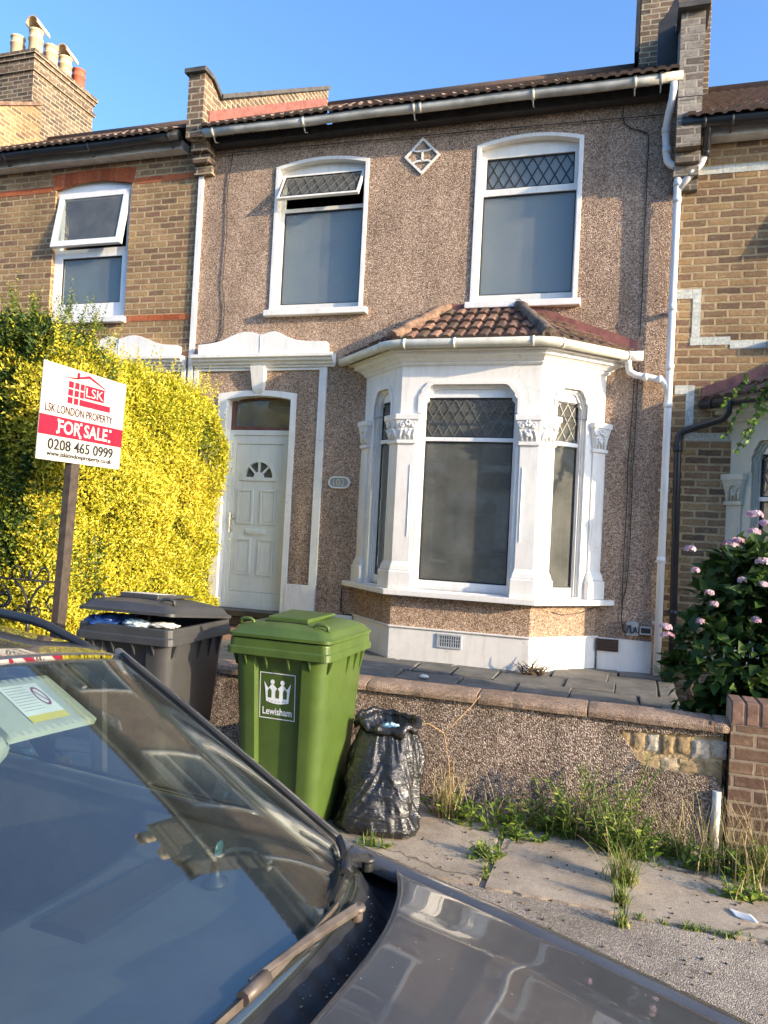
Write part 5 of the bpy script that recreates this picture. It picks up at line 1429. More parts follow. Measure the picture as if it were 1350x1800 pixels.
M['alloy'] = simple('silver_alloy', (0.5, 0.5, 0.5), 0.3, 0.9)

def ztop(x):
    if x < -0.70: return 0.9083 + 0.012 * min(1, (-0.7 - x) / 1.0)
    return 0.875 - 0.165 * (x + 0.49) - 0.03 * (x + 0.49) ** 2
def zbon(x, d): return ztop(x) + 0.052 * (1 - (d / 0.667) ** 2) + 0.0035 * math.exp(-((abs(d) - 0.47) / 0.07) ** 2)
def xr(d): return -0.367 - 0.14 * d * d - 0.35 * d ** 4
def wsb(u): return Vector((-0.458 - 0.045 * u * u - 0.140 * u ** 6, YC + 0.66 * u, 0.893 + 0.012 * u * u))
def wst(u): return Vector((-1.300 - 0.040 * u * u, YC + 0.605 * u, 1.354 - 0.054 * u * u))
WN = Vector((0.485, 0, 0.874))
def ws(u, v):
    return wsb(u).lerp(wst(u), v) + WN * (0.007 * 4 * v * (1 - v)) * (1 - 0.55 * u ** 4)

car = empty('parked_car', (-1.35, YC, -0.1), 'dark grey estate car parked at the kerb, seen across its windscreen and bonnet', 'car')
_rel = Vector((-1.35, YC, 0)) - CPIV
car.location = CPIV + Matrix.Rotation(-CPSI, 3, 'Z') @ _rel + Vector((0, 0, -0.1)); car.rotation_euler = (0, 0, -CPSI)   # parts below are written in the car's own frame
# sides and wings
def prof(x):
    z = ztop(x)
    return [(0.744, z - 0.035), (0.746, z - 0.004), (0.775, z - 0.003), (0.805, z - 0.009), (0.832, z - 0.028), (0.852, z - 0.062), (0.868, z - 0.12), (0.882, 0.60), (0.888, 0.45), (0.880, 0.28), (0.855, 0.10), (0.80, 0.06)]
prof0_ = prof
def prof(x): return [(d * KW, z) for d, z in prof0_(x)]
b = MB(); xs = list(np.linspace(0.78, -0.70, 26)) + list(np.linspace(-0.82, -3.45, 24))
for s in (1, -1):
    rings = []
    for x in xs:
        k = max(0, (x - 0.35) / 0.45); kr = max(0, (-2.9 - x) / 0.55)
        rings.append([(x, YC + s * (d - (0.10 * k ** 2 + 0.06 * kr ** 2) * (d > 0.6)), z) for d, z in prof(x)])
    b.loft(rings, 0, True, False, False)
# nose and tail
def nose(u, v):
    d = (2 * u - 1); z = 0.08 + (ztop(0.78) - 0.085) * v
    return (0.78 + 0.14 * (1 - abs(d) ** 2.6) * (1 - 0.35 * v * v) + 0.03 * math.sin(PI * v), YC + d * 0.775 * KW, z)
b.grid(nose, 24, 12)
def tail(u, v):
    d = (2 * u - 1); z = 0.08 + 0.80 * v
    return (-3.45 - 0.12 * (1 - abs(d) ** 3) - 0.03 * math.sin(PI * v), YC + d * 0.82 * KW, z)
b.grid(tail, 20, 8)
body = b.build('body', 'car_paint', car, normals=False)
# bonnet with rolled rear lip
b = MB()
def bon(u, v):
    d = (2 * u - 1) * 0.658; xf = 0.885 - 0.26 * abs(d / 0.66) ** 2.2; x0 = xr(d)
    if v > 0.93:
        t = (v - 0.93) / 0.07; return (x0 + 0.004 - 0.006 * math.sin(PI * t), YC + d, zbon(x0, d) - 0.022 * t)
    x = xf + (x0 - xf) * v / 0.93
    e = max(0, (abs(d) - 0.644) / 0.014)
    return (x, YC + d, zbon(x, d) - 0.006 * e * e)
b.grid(bon, 64, 60); b.build('bonnet', 'car_paint', car, solid=0.012)
# cowl tray between bonnet and glass
b = MB()
def cowl(u, v):
    d = (2 * u - 1) * 0.715; xa = xr(min(0.66, abs(d))) + 0.03; uu = max(-1.03, min(1.03, d / 0.66)); g_ = wsb(uu)
    x = xa + (g_.x - 0.012 - xa) * v
    z0 = ztop(xa) + 0.052 * (1 - min(1, (d / 0.667) ** 2))
    z = z0 - 0.045 - 0.018 * math.sin(PI * min(1, v * 1.4)) + (g_.z + 0.004 - z0 + 0.045) * v ** 3
    if 0.35 < v < 0.9: z += 0.003 * math.sin(d * 90)
    return (x, YC + d, z)
b.grid(cowl, 90, 20); b.build('cowl', 'cowl', car)
b = MB(); rs = random.Random(2)
for k in range(42):
    u = 0.5 + 0.5 * rs.uniform(-0.15, 0.75); v = rs.gauss(0.62, 0.06); p = Vector(cowl(u, v)); s = rs.uniform(0.0008, 0.0026)
    b.sphere((p.x, p.y, p.z + 0.003), s, 3, sc=(1, 1.6, 0.6))
b.build('seed_debris', simple('dry_seed_husks', (0.24, 0.21, 0.16), 0.8, var=0.4, scale=200), car)['kind'] = 'stuff'
# windscreen
b = MB(); b.grid(lambda u, v: ws(2 * u - 1, v), 40, 30); wsc = b.build('windscreen', 'car_glass', car, solid=0.005)
b = MB()
fo = WN * -0.008
def frit(u0, u1, v0, v1, nu, nv): b.grid(lambda u, v: ws(u0 + (u1 - u0) * u, v0 + (v1 - v0) * v) + fo, nu, nv)
frit(-1, 1, 0, 0.055, 40, 3); frit(-1, 1, 0.975, 1, 40, 2); frit(0.955, 1, 0.055, 0.975, 3, 24); frit(-1, -0.955, 0.055, 0.975, 3, 24)
b.build('frit_band', 'gasket', wsc)
# seal and pillars
for s in (1, -1):
    b = MB(); rings = []
    for k in range(25):
        v = -0.03 + 1.06 * k / 24; vv = max(0, min(1, v)); E_ = ws(s, vv) + (ws(s, 1) - ws(s, 0)) * (v - vv); o = Vector((0, s, 0)); t = max(0.0, min(1, (0.10 - v) / 0.10)) * 0.0
        rings.append([E_ + Vector((0, 0, -0.012)), E_ + Vector((0, 0, 0.003)), E_ + o * 0.012 + Vector((0, 0, 0.006)), E_ + o * 0.026 + Vector((0, 0, 0.002)), E_ + o * 0.040 + Vector((-0.01, 0, -0.022)), E_ + o * 0.046 + Vector((-0.025, 0, -0.06))])
    b.loft(rings, 0, True, False, False); b.build('windscreen_pillar', 'car_paint', car)
    b = MB(); b.tube([ws(s, v) + Vector((0, s * 0.004, 0.003)) for v in np.linspace(0.0, 1.0, 20)], 0.007, 6); b.build('windscreen_seal', 'gasket', car)
# roof
def roofz(x): return 1.354 + 0.056 * math.sin(min(1.0, max(0, (-1.27 - x) / 1.5)) * PI / 2) - 0.09 * max(0, (-2.3 - x) / 0.9) ** 2
def roof(u, v):
    q = 2 * u - 1; qq = max(-1, min(1, q * 1.08)); a = wst(qq)
    x = a.x + (-3.12 - a.x) * v; w = 0.605 + 0.02 * min(1, v * 4)
    if abs(q) > 1 / 1.08:
        e = (abs(q) - 1 / 1.08) / (1 - 1 / 1.08)
        return (x, YC + math.copysign(w + 0.042 * e, q), roofz(x) - 0.054 - 0.055 * e * e)
    return (x, YC + w * qq, roofz(x) - 0.054 * qq * qq + (0.0 if v > 0.03 else -0.004))
b = MB(); b.grid(roof, 52, 40); b.build('roof', 'car_paint', car, solid=0.004)
for s in (1, -1):
    b = MB(); pts = []; rr = []
    for k in range(30):
        t = k / 29; x = -1.42 - 1.60 * t; h = 0.046 * min(1, t * 6.5) * (1 if t < 0.9 else (1 - t) * 10)
        pts.append((x, YC + s * (0.600 + 0.03 * min(1, t * 3)), roofz(x) - 0.062 + h)); rr.append(0.011 + 0.004 * min(1, t * 5))
    b.tube(pts, rr, 10); 
    b.build('roof_rail', 'trim_black', car)
# side glass and door pillars
for s in (1, -1):
    def side(t, w): # w: 0 belt, 1 roof
        xa = -0.74 - 0.66 * w; xb = -3.28 + 0.18 * w
        x = xa + (xb - xa) * t
        return Vector((x, YC + s * (0.735 + (0.655 - 0.735) * w), 0.90 + (1.25 - 0.90) * w + 0.012 * math.sin(PI * w)))
    for t0, t1, nm in ((0.09, 0.37, 'door_window'), (0.405, 0.70, 'door_window'), (0.735, 0.97, 'quarter_window')):
        b = MB(); b.grid(lambda u, v: side(t0 + (t1 - t0) * u, 0.03 + 0.94 * v), 8, 6); b.build(nm, 'car_side_glass', car, solid=0.004)
    b = MB()
    for t0, t1 in ((0.0, 0.09), (0.37, 0.405), (0.70, 0.735), (0.97, 1.0)): b.grid(lambda u, v: side(t0 + (t1 - t0) * u, v) + Vector((0, s * 0.004, 0)), 3, 6)
    b.grid(lambda u, v: side(u, v * 0.03), 20, 1); b.grid(lambda u, v: side(u, 0.97 + v * 0.03), 20, 1)
    b.build('door_pillar', 'trim_black', car)
    b = MB()
    for xx in (-1.62, -2.62): b.box(xx - 0.09, xx + 0.09, YC + s * 0.788 - 0.012, YC + s * 0.788 + 0.014, 0.68, 0.71)
    b.build('door_handle', 'car_paint', car, bevel=0.008)
    b = MB(); b.sphere((-1.05, YC + s * 0.815, 0.87), 0.085, 9, sc=(0.8, 0.5, 0.72)); b.tube([(-1.0, YC + s * 0.74, 0.83), (-1.03, YC + s * 0.79, 0.85)], 0.025, 8); b.build('door_mirror', 'car_paint', car)
    b = MB(); b.sphere((0.76, YC + s * 0.53, 0.50), 0.13, 9, sc=(0.62, 1.15, 0.55)); b.build('headlight', 'lens', car)
    b = MB(); b.sphere((-3.44, YC + s * 0.62, 0.72), 0.12, 8, sc=(0.5, 0.8, 1.5)); b.build('tail_light', 'ink_red', car)
    for xw in (0.02, -2.68):
        b = MB(); b.lathe([(0.20, -0.10), (0.30, -0.10), (0.318, -0.08), (0.32, 0.0), (0.318, 0.08), (0.30, 0.10), (0.20, 0.10)], 0, 0, 36)
        tm = Matrix.Translation((xw, YC + s * 0.705, 0.22)) @ Matrix.Rotation(R(90), 4, 'X')
        b.v = [tuple(tm @ Vector(p)) for p in b.v]; tw = b.build('wheel', 'rubber', car)
        r_ = MB(); r_.lathe([(0.0, 0.06), (0.05, 0.075), (0.06, 0.06), (0.19, 0.055), (0.205, 0.085), (0.205, -0.08)], 0, 0, 30)
        for a in range(5):
            c_, s_ = math.cos(a * 2 * PI / 5), math.sin(a * 2 * PI / 5); r_.tube([(0.03 * c_, 0.03 * s_, 0.08), (0.195 * c_, 0.195 * s_, 0.075)], 0.026, 8)
        tm2 = tm if s < 0 else Matrix.Translation((xw, YC + s * 0.705, 0.22)) @ Matrix.Rotation(R(-90), 4, 'X')
        r_.v = [tuple(tm2 @ Vector(p)) for p in r_.v]; r_.build('rim', 'alloy', tw)
b = MB(); b.box(0.875, 0.925, YC - 0.42, YC + 0.42, 0.30, 0.45); b.build('grille', 'trim_black', car, bevel=0.02)
b = MB(); b.grid(lambda u, v: Vector((-3.12 - 0.33 * v, YC + (2 * u - 1) * (0.58 + 0.13 * v), 1.28 - 0.37 * v)), 8, 6); b.build('rear_window', 'car_side_glass', car, solid=0.004)
# cabin
b = MB()
def dsh(u, v):
    d = (2 * u - 1) * 0.675; g_ = wsb(max(-1, min(1, d / 0.66)))
    x = g_.x - 0.01 - (0.74 * v); hump = 0.045 * math.exp(-((d + 0.37) / 0.20) ** 2) * math.exp(-((v - 0.72) / 0.18) ** 2)
    z = g_.z - 0.022 - 0.03 * v + hump
    if v > 0.88: z -= 1.9 * (v - 0.88) ** 1.0
    return (x, YC + d, z)
b.grid(dsh, 50, 30); b.box(-1.28, -1.12, YC - 0.66, YC + 0.66, 0.25, 0.66); 
ds = b.build('dashboard', 'dash', car)
b = MB(); b.loft([[(-0.90, YC + 0.08, 0.852), (-0.90, YC + 0.48, 0.852), (-1.06, YC + 0.48, 0.846), (-1.06, YC + 0.08, 0.846)], [(-0.92, YC + 0.10, 0.864), (-0.92, YC + 0.46, 0.864), (-1.04, YC + 0.46, 0.858), (-1.04, YC + 0.10, 0.858)]]); b.build('dash_tray', 'trim_black', ds, bevel=0.004)
b = MB(); b.box(-3.3, -0.7, YC - 0.68, YC + 0.68, 0.02, 0.06); b.box(-3.3, -0.8, YC + 0.69, YC + 0.71, 0.06, 0.895); b.box(-3.3, -0.8, YC - 0.71, YC - 0.69, 0.06, 0.895); b.box(-3.32, -3.30, YC - 0.68, YC + 0.68, 0.06, 0.86); b.build('cabin_lining', 'cabin_cloth', car)
b = MB(); b.grid(lambda u, v: Vector(roof(0.05 + 0.90 * u, 0.012 + 0.95 * v)) - Vector((0, 0, 0.022)), 24, 16); b.build('headlining', 'headlining', car)
for s in (1, -1):
    b = MB(); b.grid(lambda u, v: ws(s * (0.955 + 0.06 * u), 0.03 + 0.97 * v) + Vector((-0.055 * u - 0.012, 0, -0.03 - 0.045 * u)), 3, 16); b.build('pillar_lining', 'headlining', car)
for dy in (-0.34, 0.34):
    b = MB(); y = YC + dy
    b.loft([[(-1.55, y - .25, 0.42), (-1.55, y + .25, 0.42), (-2.05, y + .24, 0.40), (-2.05, y - .24, 0.40)], [(-1.53, y - .25, 0.54), (-1.53, y + .25, 0.54), (-2.05, y + .24, 0.50), (-2.05, y - .24, 0.50)]])
    b.loft([[(-2.02, y - .24, 0.46), (-2.02, y + .24, 0.46), (-2.17, y + .24, 0.46), (-2.17, y - .24, 0.46)], [(-2.10, y - .25, 0.75), (-2.10, y + .25, 0.75), (-2.22, y + .25, 0.75), (-2.22, y - .25, 0.75)], [(-2.20, y - .19, 1.03), (-2.20, y + .19, 1.03), (-2.29, y + .19, 1.03), (-2.29, y - .19, 1.03)]])
    b.build('seat', 'cabin_cloth', car, bevel=0.05, seg=4)
    b = MB(); b.loft([[(-2.21, y - .13, 1.07), (-2.21, y + .13, 1.07), (-2.31, y + .13, 1.07), (-2.31, y - .13, 1.07)], [(-2.23, y - .12, 1.24), (-2.23, y + .12, 1.24), (-2.32, y + .12, 1.24), (-2.32, y - .12, 1.24)]]); b.build('headrest', 'cabin_cloth', car, bevel=0.035, seg=4)
b = MB(); b.box(-2.95, -2.75, YC - 0.62, YC + 0.62, 0.45, 1.0); b.build('rear_seat', 'cabin_cloth', car, bevel=0.05, seg=3)
b = MB(); n = 40; Tw = Matrix.Translation((-1.50, YC - 0.34, 0.80)) @ Matrix.Rotation(R(-62), 4, 'Y')
b.T = Tw; b.tube([(0.185 * math.cos(2 * PI * k / n), 0.185 * math.sin(2 * PI * k / n), 0) for k in range(n + 1)], 0.014, 8); b.tube([(-0.18, 0, 0), (0.18, 0, 0)], 0.018, 8); b.sphere((0, 0, 0), 0.06, 6, sc=(1, 1, 0.5)); b.build('steering_wheel', 'trim_black', car)
# sun visors with a notice, mirror and sensor housing
for s in (1, -1):
    b = MB()
    def vis(u, v, off):
        uu = s * (0.13 + 0.40 * u); r_ = 0.0
        p = ws(uu, 0.975 - 0.195 * v) - WN * (0.042 + off); return p
    nu, nv = 24, 10
    b.grid(lambda u, v: vis(u, v, 0), nu, nv); b.grid(lambda u, v: vis(u, v, 0.016), nu, nv)
    for f0, f1 in (((0, 0), (0, 1)), ((1, 0), (1, 1)), ((0, 1), (1, 1)), ((0, 0), (1, 0))):
        b.grid(lambda t, w: vis(f0[0] + (f1[0] - f0[0]) * t, f0[1] + (f1[1] - f0[1]) * t, 0.016 * w), 12, 1)
    vz = b.build('sun_visor', 'visor', car)
    if s > 0:
        b = MB()
        def st(u0, u1, v0, v1, mi, lift): b.grid(lambda u, v: vis(u0 + (u1 - u0) * u, v0 + (v1 - v0) * v, -lift), 6, 4, mi)
        st(0.30, 0.74, 0.15, 0.74, 0, 0.003); st(0.30, 0.74, 0.74, 0.86, 1, 0.0032)
        for k in range(9): st(0.33, 0.56, 0.2 + k * 0.055, 0.2 + k * 0.055 + 0.012, 2, 0.004)
        for k in range(20):
            a0, a1 = 2 * PI * k / 20, 2 * PI * (k + 1) / 20
            q = [vis(0.65 + r_ * 0.06 * math.cos(a), 0.42 + r_ * 0.19 * math.sin(a), -0.004) for a in (a0, a1) for r_ in (1.0, 0.78)]
            b.add(q, [(0, 2, 3, 1)], 3)
        q = [vis(0.65 + 0.06 * a, 0.42 + 0.19 * c, -0.0042) for a, c in ((-0.62, -0.62), (-0.52, -0.72), (0.62, 0.62), (0.52, 0.72))]; b.add(q, [(0, 1, 2, 3)], 3)
        b.build('notice', ['paper', simple('yellow_strip', (0.72, 0.58, 0.03), 0.6, var=0.03), 'grey_plastic', 'ink_red'], vz, normals=False)
mq = ws(-0.02, 0.80) - WN * 0.085
b = MB(); b.sphere(mq, 0.10, 10, sc=(0.42, 1.15, 0.48)); im = b.build('rear_view_mirror', 'visor', car)
b = MB(); b.tube([mq + Vector((0.02, 0, 0.02)), ws(-0.02, 0.86) - WN * 0.012], [0.02, 0.035], 10); b.build('mirror_stalk', 'visor', im)
# wipers
def wiper(pivot, u0, v0, u1, v1, lift=0.018, am='wiper_metal'):
    a = ws(u0, v0) + WN * lift; c = ws(u1, v1) + WN * lift
    b = MB(); b.tube([Vector(pivot), Vector(pivot) + Vector((0, 0, 0.028))], 0.014, 10)
    mid = a.lerp(c, 0.5) + WN * 0.012; pv = Vector(pivot) + Vector((0, 0, 0.026))
    k1 = pv.lerp(mid, 0.45) + WN * 0.008
    rings = []
    for p, w, h in ((pv, 0.013, 0.010), (k1, 0.012, 0.010), (mid, 0.007, 0.006)):
        d = (mid - pv).normalized(); sd = d.cross(WN).normalized()
        rings.append([p - sd * w, p - sd * w * 0.6 + WN * h, p + sd * w * 0.6 + WN * h, p + sd * w])
    b.loft(rings); b.sphere(Vector(pivot) + Vector((0, 0, 0.027)), 0.020, 6, sc=(1, 1, 0.55)); b.tube([k1 - WN * 0.004, k1 + WN * 0.004], 0.012, 8)
    arm = b.build('wiper_arm', am, car, bevel=0.002)
    b = MB(); rings = []
    for k in range(13):
        t = k / 12; p = ws(u0 + (u1 - u0) * t, v0 + (v1 - v0) * t) + WN * lift; d = (c - a).normalized(); sd = d.cross(WN).normalized(); w = 0.009 * (1 - 0.5 * abs(2 * t - 1))
        rings.append([p - sd * w, p + WN * 0.012, p + sd * w, p + sd * 0.002 - WN * (lift - 0.004), p - sd * 0.002 - WN * (lift - 0.004)])
    b.loft(rings); b.build('wiper_blade', am if am == 'wiper_metal' else 'trim_black', arm)
    q = ws((u0 + u1) / 2, (v0 + v1) / 2) + WN * (lift + 0.010); d = (c - a).normalized(); b = MB(); b.tube([q - d * 0.035, q + d * 0.035], 0.013, 8); b.build('clip', 'wiper_metal' if am == 'wiper_metal' else 'trim_black', arm)
wiper((-0.470, 1.567, 0.872), 0.52, 0.03, -0.46, 0.03, 0.016)
wiper((-0.545, 1.775, 0.880), 0.90, 0.075, 0.52, 0.040, 0.016, 'trim_black')
pm = MB(); c0 = Vector(dsh(0.5 + 0.5 * 0.40 / 0.675, 0.46)); c0 = CPIV + Matrix.Rotation(-CPSI, 3, 'Z') @ (c0 - CPIV); pm.lathe([(0.03, c0.z - 0.004), (0.03, c0.z + 0.010), (0.015, c0.z + 0.016), (0.010, c0.z + 0.06), (0.024, c0.z + 0.07), (0.0, c0.z + 0.072)], c0.x, c0.y, 18)
pm.sphere((c0.x + 0.005, c0.y, c0.z + 0.082), 0.020, 8, 1, sc=(0.3, 1, 1))
tag(pm.build('phone_holder', ['trim_black', simple('pale_blue_disc', (0.06, 0.14, 0.19), 0.25)]), 'black phone holder with a blue round pad on the car dashboard', 'phone holder')
# ------------------------------------------------------------------ planting
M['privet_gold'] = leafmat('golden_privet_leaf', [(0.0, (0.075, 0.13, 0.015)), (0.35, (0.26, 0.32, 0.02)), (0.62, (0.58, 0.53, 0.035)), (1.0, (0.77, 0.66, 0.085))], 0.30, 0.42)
M['privet_green_shaded'] = leafmat('shaded_green_privet_leaf', [(0.0, (0.016, 0.035, 0.008)), (0.55, (0.05, 0.095, 0.018)), (0.85, (0.15, 0.20, 0.025)), (1.0, (0.48, 0.44, 0.03))], 0.25, 0.42)  # darker leaf tones carry the shade of the street-facing hedge
M['twig'] = simple('dark_twigs', (0.035, 0.03, 0.018), 0.95, var=0.5, scale=20)
M['hydrangea_leaf'] = leafmat('hydrangea_leaf', [(0.0, (0.020, 0.048, 0.012)), (0.6, (0.065, 0.125, 0.025)), (1.0, (0.16, 0.23, 0.05))], 0.25, 0.5)
M['petal'] = leafmat('pink_petal', [(0.0, (0.48, 0.24, 0.33)), (0.5, (0.64, 0.42, 0.50)), (1.0, (0.74, 0.66, 0.64))], 0.3, 0.6)
M['weed_leaf'] = leafmat('weed_leaf', [(0.0, (0.06, 0.12, 0.015)), (0.6, (0.18, 0.28, 0.03)), (1.0, (0.40, 0.44, 0.06))], 0.35, 0.5)
M['straw'] = leafmat('dry_grass', [(0.0, (0.30, 0.22, 0.10)), (0.6, (0.50, 0.40, 0.20)), (1.0, (0.62, 0.53, 0.30))], 0.3, 0.6)
M['grass_blade'] = leafmat('grass_blade', [(0.0, (0.07, 0.13, 0.02)), (0.6, (0.17, 0.26, 0.04)), (1.0, (0.38, 0.40, 0.11))], 0.35, 0.5)
M['vine_leaf'] = leafmat('vine_leaf', [(0.0, (0.05, 0.12, 0.015)), (1.0, (0.18, 0.30, 0.04))], 0.4, 0.5)
M['fern_leaf'] = leafmat('fern_leaf', [(0.0, (0.03, 0.07, 0.012)), (1.0, (0.11, 0.17, 0.03))], 0.3, 0.6)
M['dead_stem'] = simple('dead_brown_stems', (0.10, 0.065, 0.04), 0.95, var=0.5, scale=30)

def norm(a): return a / np.maximum(1e-9, np.linalg.norm(a, axis=1, keepdims=True))
def leaf_arrays(pos, axis, nrm, length, width, rng, fold=0.25):
    axis = norm(axis); side = norm(np.cross(axis, nrm)); up = np.cross(side, axis)
    L = length[:, None]; W = width[:, None]
    p0 = pos; p2 = pos + axis * L - up * L * 0.10
    mid = pos + axis * L * 0.46
    p1 = mid + side * W * 0.5 + up * W * fold; p3 = mid - side * W * 0.5 + up * W * fold
    return np.stack([p0, p1, p2, p3], 1)
def leaf_mesh(name, quads, tint, m, parent=None, smooth=False):
    n = quads.shape[0]
    co = quads.reshape(-1, 3)
    if parent is not None:
        inv = np.array(PM[parent.name].inverted()); co = co @ inv[:3, :3].T + inv[:3, 3]
    me = bpy.data.meshes.new(name)
    me.vertices.add(n * 4); me.vertices.foreach_set('co', co.astype(np.float32).ravel())
    base = (np.arange(n) * 4)[:, None]
    loops = np.concatenate([base + np.array([[0, 1, 2]]), base + np.array([[0, 2, 3]])], 1).ravel()
    me.loops.add(n * 6); me.loops.foreach_set('vertex_index', loops.astype(np.int32))
    me.polygons.add(n * 2); me.polygons.foreach_set('loop_start', (np.arange(n * 2) * 3).astype(np.int32))
    me.update(calc_edges=True); me.validate()
    at = me.attributes.new('tint', 'FLOAT', 'FACE'); at.data.foreach_set('value', np.repeat(np.clip(tint, 0, 1), 2).astype(np.float32))
    me.materials.append(M[m])
    o = bpy.data.objects.new(name, me); COL.objects.link(o)
    if parent is not None: o.parent = parent; PM[o.name] = PM[parent.name]
    else: PM[o.name] = Matrix.Identity(4)
    return o
def smooth_noise(P, freq, seed, octv=2):
    rng = np.random.default_rng(seed); out = np.zeros(len(P)); a = 1.0
    for o in range(octv):
        for k in range(5):
            d = rng.normal(size=3); d /= np.linalg.norm(d); out += a * np.sin(P @ d * freq * rng.uniform(0.7, 1.4) + rng.uniform(0, 6.28))
        freq *= 2.1; a *= 0.5
    return out / 4.5

def hedge(name, label, box, n, mt, seed, core, leaf=(0.030, 0.016), faces=(1, 1, 1, 1, 1), tint0=0.72, tvar=0.22, relief=0.10, holes=0.5, shoots=0, shoot_zone=None, ztop_fn=None, group=None, tgrad=0.0):
    x0, x1, y0, y1, z0, z1 = box
    root = empty(name, ((x0 + x1) / 2, (y0 + y1) / 2, z0), label, 'hedge', group)
    rng = np.random.default_rng(seed)
    c = np.array([(x0 + x1) / 2, (y0 + y1) / 2, (z0 + z1) / 2]); h = np.array([(x1 - x0) / 2, (y1 - y0) / 2, (z1 - z0) / 2])
    areas = np.array([h[1] * h[2] * faces[0], h[1] * h[2] * faces[1], h[0] * h[2] * faces[2], h[0] * h[2] * faces[3], h[0] * h[1] * faces[4]])
    fi = rng.choice(5, n, p=areas / areas.sum())
    q = rng.uniform(-1, 1, (n, 3)); nr = np.zeros((n, 3))
    for k, (ax, s) in enumerate(((0, 1), (0, -1), (1, -1), (1, 1), (2, 1))):
        m_ = fi == k; q[m_, ax] = s; nr[m_, ax] = s
    p8 = np.power(np.sum(np.abs(q) ** 7, 1), 1 / 7.0)[:, None]
    qq = q / p8
    surf = c + h * qq
    if ztop_fn is not None:
        k = np.clip((surf[:, 2] - z0) / (z1 - z0), 0, 1); surf[:, 2] += k ** 2 * ztop_fn(surf)
    grad = norm(np.sign(q) * np.abs(qq) ** 6 / h + nr * 0.4)
    rel = smooth_noise(surf, 5.0, seed + 1, 3) * relief + smooth_noise(surf, 17.0, seed + 2, 2) * relief * 0.35
    depth = rng.exponential(0.05, n) - rng.exponential(0.018, n)
    hole = smooth_noise(surf, 8.0, seed + 5, 2)
    depth += np.clip(hole - 0.42, 0, 1) * 0.30 * holes
    pos = surf + grad * (rel - depth)[:, None]
    axis = grad * rng.uniform(0.2, 0.9, (n, 1)) + rng.normal(size=(n, 3)) * 0.55 + np.array([0, 0, 0.45])
    nn = norm(grad + rng.normal(size=(n, 3)) * 0.5 + np.array([0, 0, 0.3]))
    L = rng.uniform(0.7, 1.35, n) * leaf[0]; W = rng.uniform(0.8, 1.2, n) * leaf[1]
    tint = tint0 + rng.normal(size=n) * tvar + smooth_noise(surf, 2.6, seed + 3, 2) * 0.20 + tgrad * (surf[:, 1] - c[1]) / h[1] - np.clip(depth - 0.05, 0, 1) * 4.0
    quads = leaf_arrays(pos, axis, nn, L, W, rng)
    if shoots:
        qs = []; ts = []
        for s in range(shoots):
            b0 = np.array([rng.uniform(a, b) for a, b in shoot_zone])
            d = np.array([rng.normal() * 0.22, rng.normal() * 0.22, 1.0]); d /= np.linalg.norm(d); Ls = rng.uniform(0.10, 0.34); m_ = int(Ls / 0.011)
            t = np.linspace(0, 1, m_)[:, None]; P = b0 + d * Ls * t
            ang = rng.uniform(0, 6.28) + np.arange(m_) * PI + (np.arange(m_) // 2) * 1.57
            ax = np.stack([np.cos(ang), np.sin(ang), 0.75 + 0 * ang], 1); l = leaf[0] * rng.uniform(0.8, 1.25, m_) * (1.05 - 0.55 * t[:, 0])
            qs.append(leaf_arrays(P, ax, np.tile(np.array([0.3, -0.4, 0.8]), (m_, 1)) + rng.normal(size=(m_, 3)) * 0.3, l, l * 0.5, rng)); ts.append(np.clip(tint0 + 0.1 + rng.normal(size=m_) * 0.12 + 0.2 * t[:, 0], 0, 1))
        quads = np.concatenate([quads] + qs); tint = np.concatenate([tint] + ts)
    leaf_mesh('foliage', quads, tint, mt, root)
    b = MB(); ins = core
    def cf(u, v):
        th = 2 * PI * u; z = z0 + (z1 - z0 - ins) * v
        ex = math.copysign(abs(math.cos(th)) ** 0.3, math.cos(th)); ey = math.copysign(abs(math.sin(th)) ** 0.3, math.sin(th))
        f = 1 + 0.12 * mnoise.noise((ex * 2, ey * 2, z * 3)); tp = 1.0 if v < 0.85 else 1 - (v - 0.85) * 2.2
        return (c[0] + ex * (h[0] - ins) * f * tp, c[1] + ey * (h[1] - ins) * f * tp, z)
    b.grid(cf, 40, 24); b.add([cf(i / 40, 1) for i in range(40)], [tuple(range(40))]); b.build('inner_twigs', 'twig', root)
    return root

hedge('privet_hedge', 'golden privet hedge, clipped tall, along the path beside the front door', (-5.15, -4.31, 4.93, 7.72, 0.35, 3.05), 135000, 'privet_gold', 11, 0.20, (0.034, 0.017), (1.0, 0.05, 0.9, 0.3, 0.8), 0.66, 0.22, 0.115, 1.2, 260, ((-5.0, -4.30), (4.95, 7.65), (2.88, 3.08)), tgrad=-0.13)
hedge('privet_hedge', 'tall green privet hedge, darkened for its shade, with yellow tips behind the iron railing', (-7.6, -4.36, 4.88, 5.75, 0.35, 3.30), 100000, 'privet_green_shaded', 23, 0.22, (0.038, 0.020), (0.25, 0.05, 1.0, 0.1, 0.7), 0.58, 0.22, 0.13, 1.0, 360, ((-6.8, -4.35), (4.92, 5.75), (3.0, 3.34)))

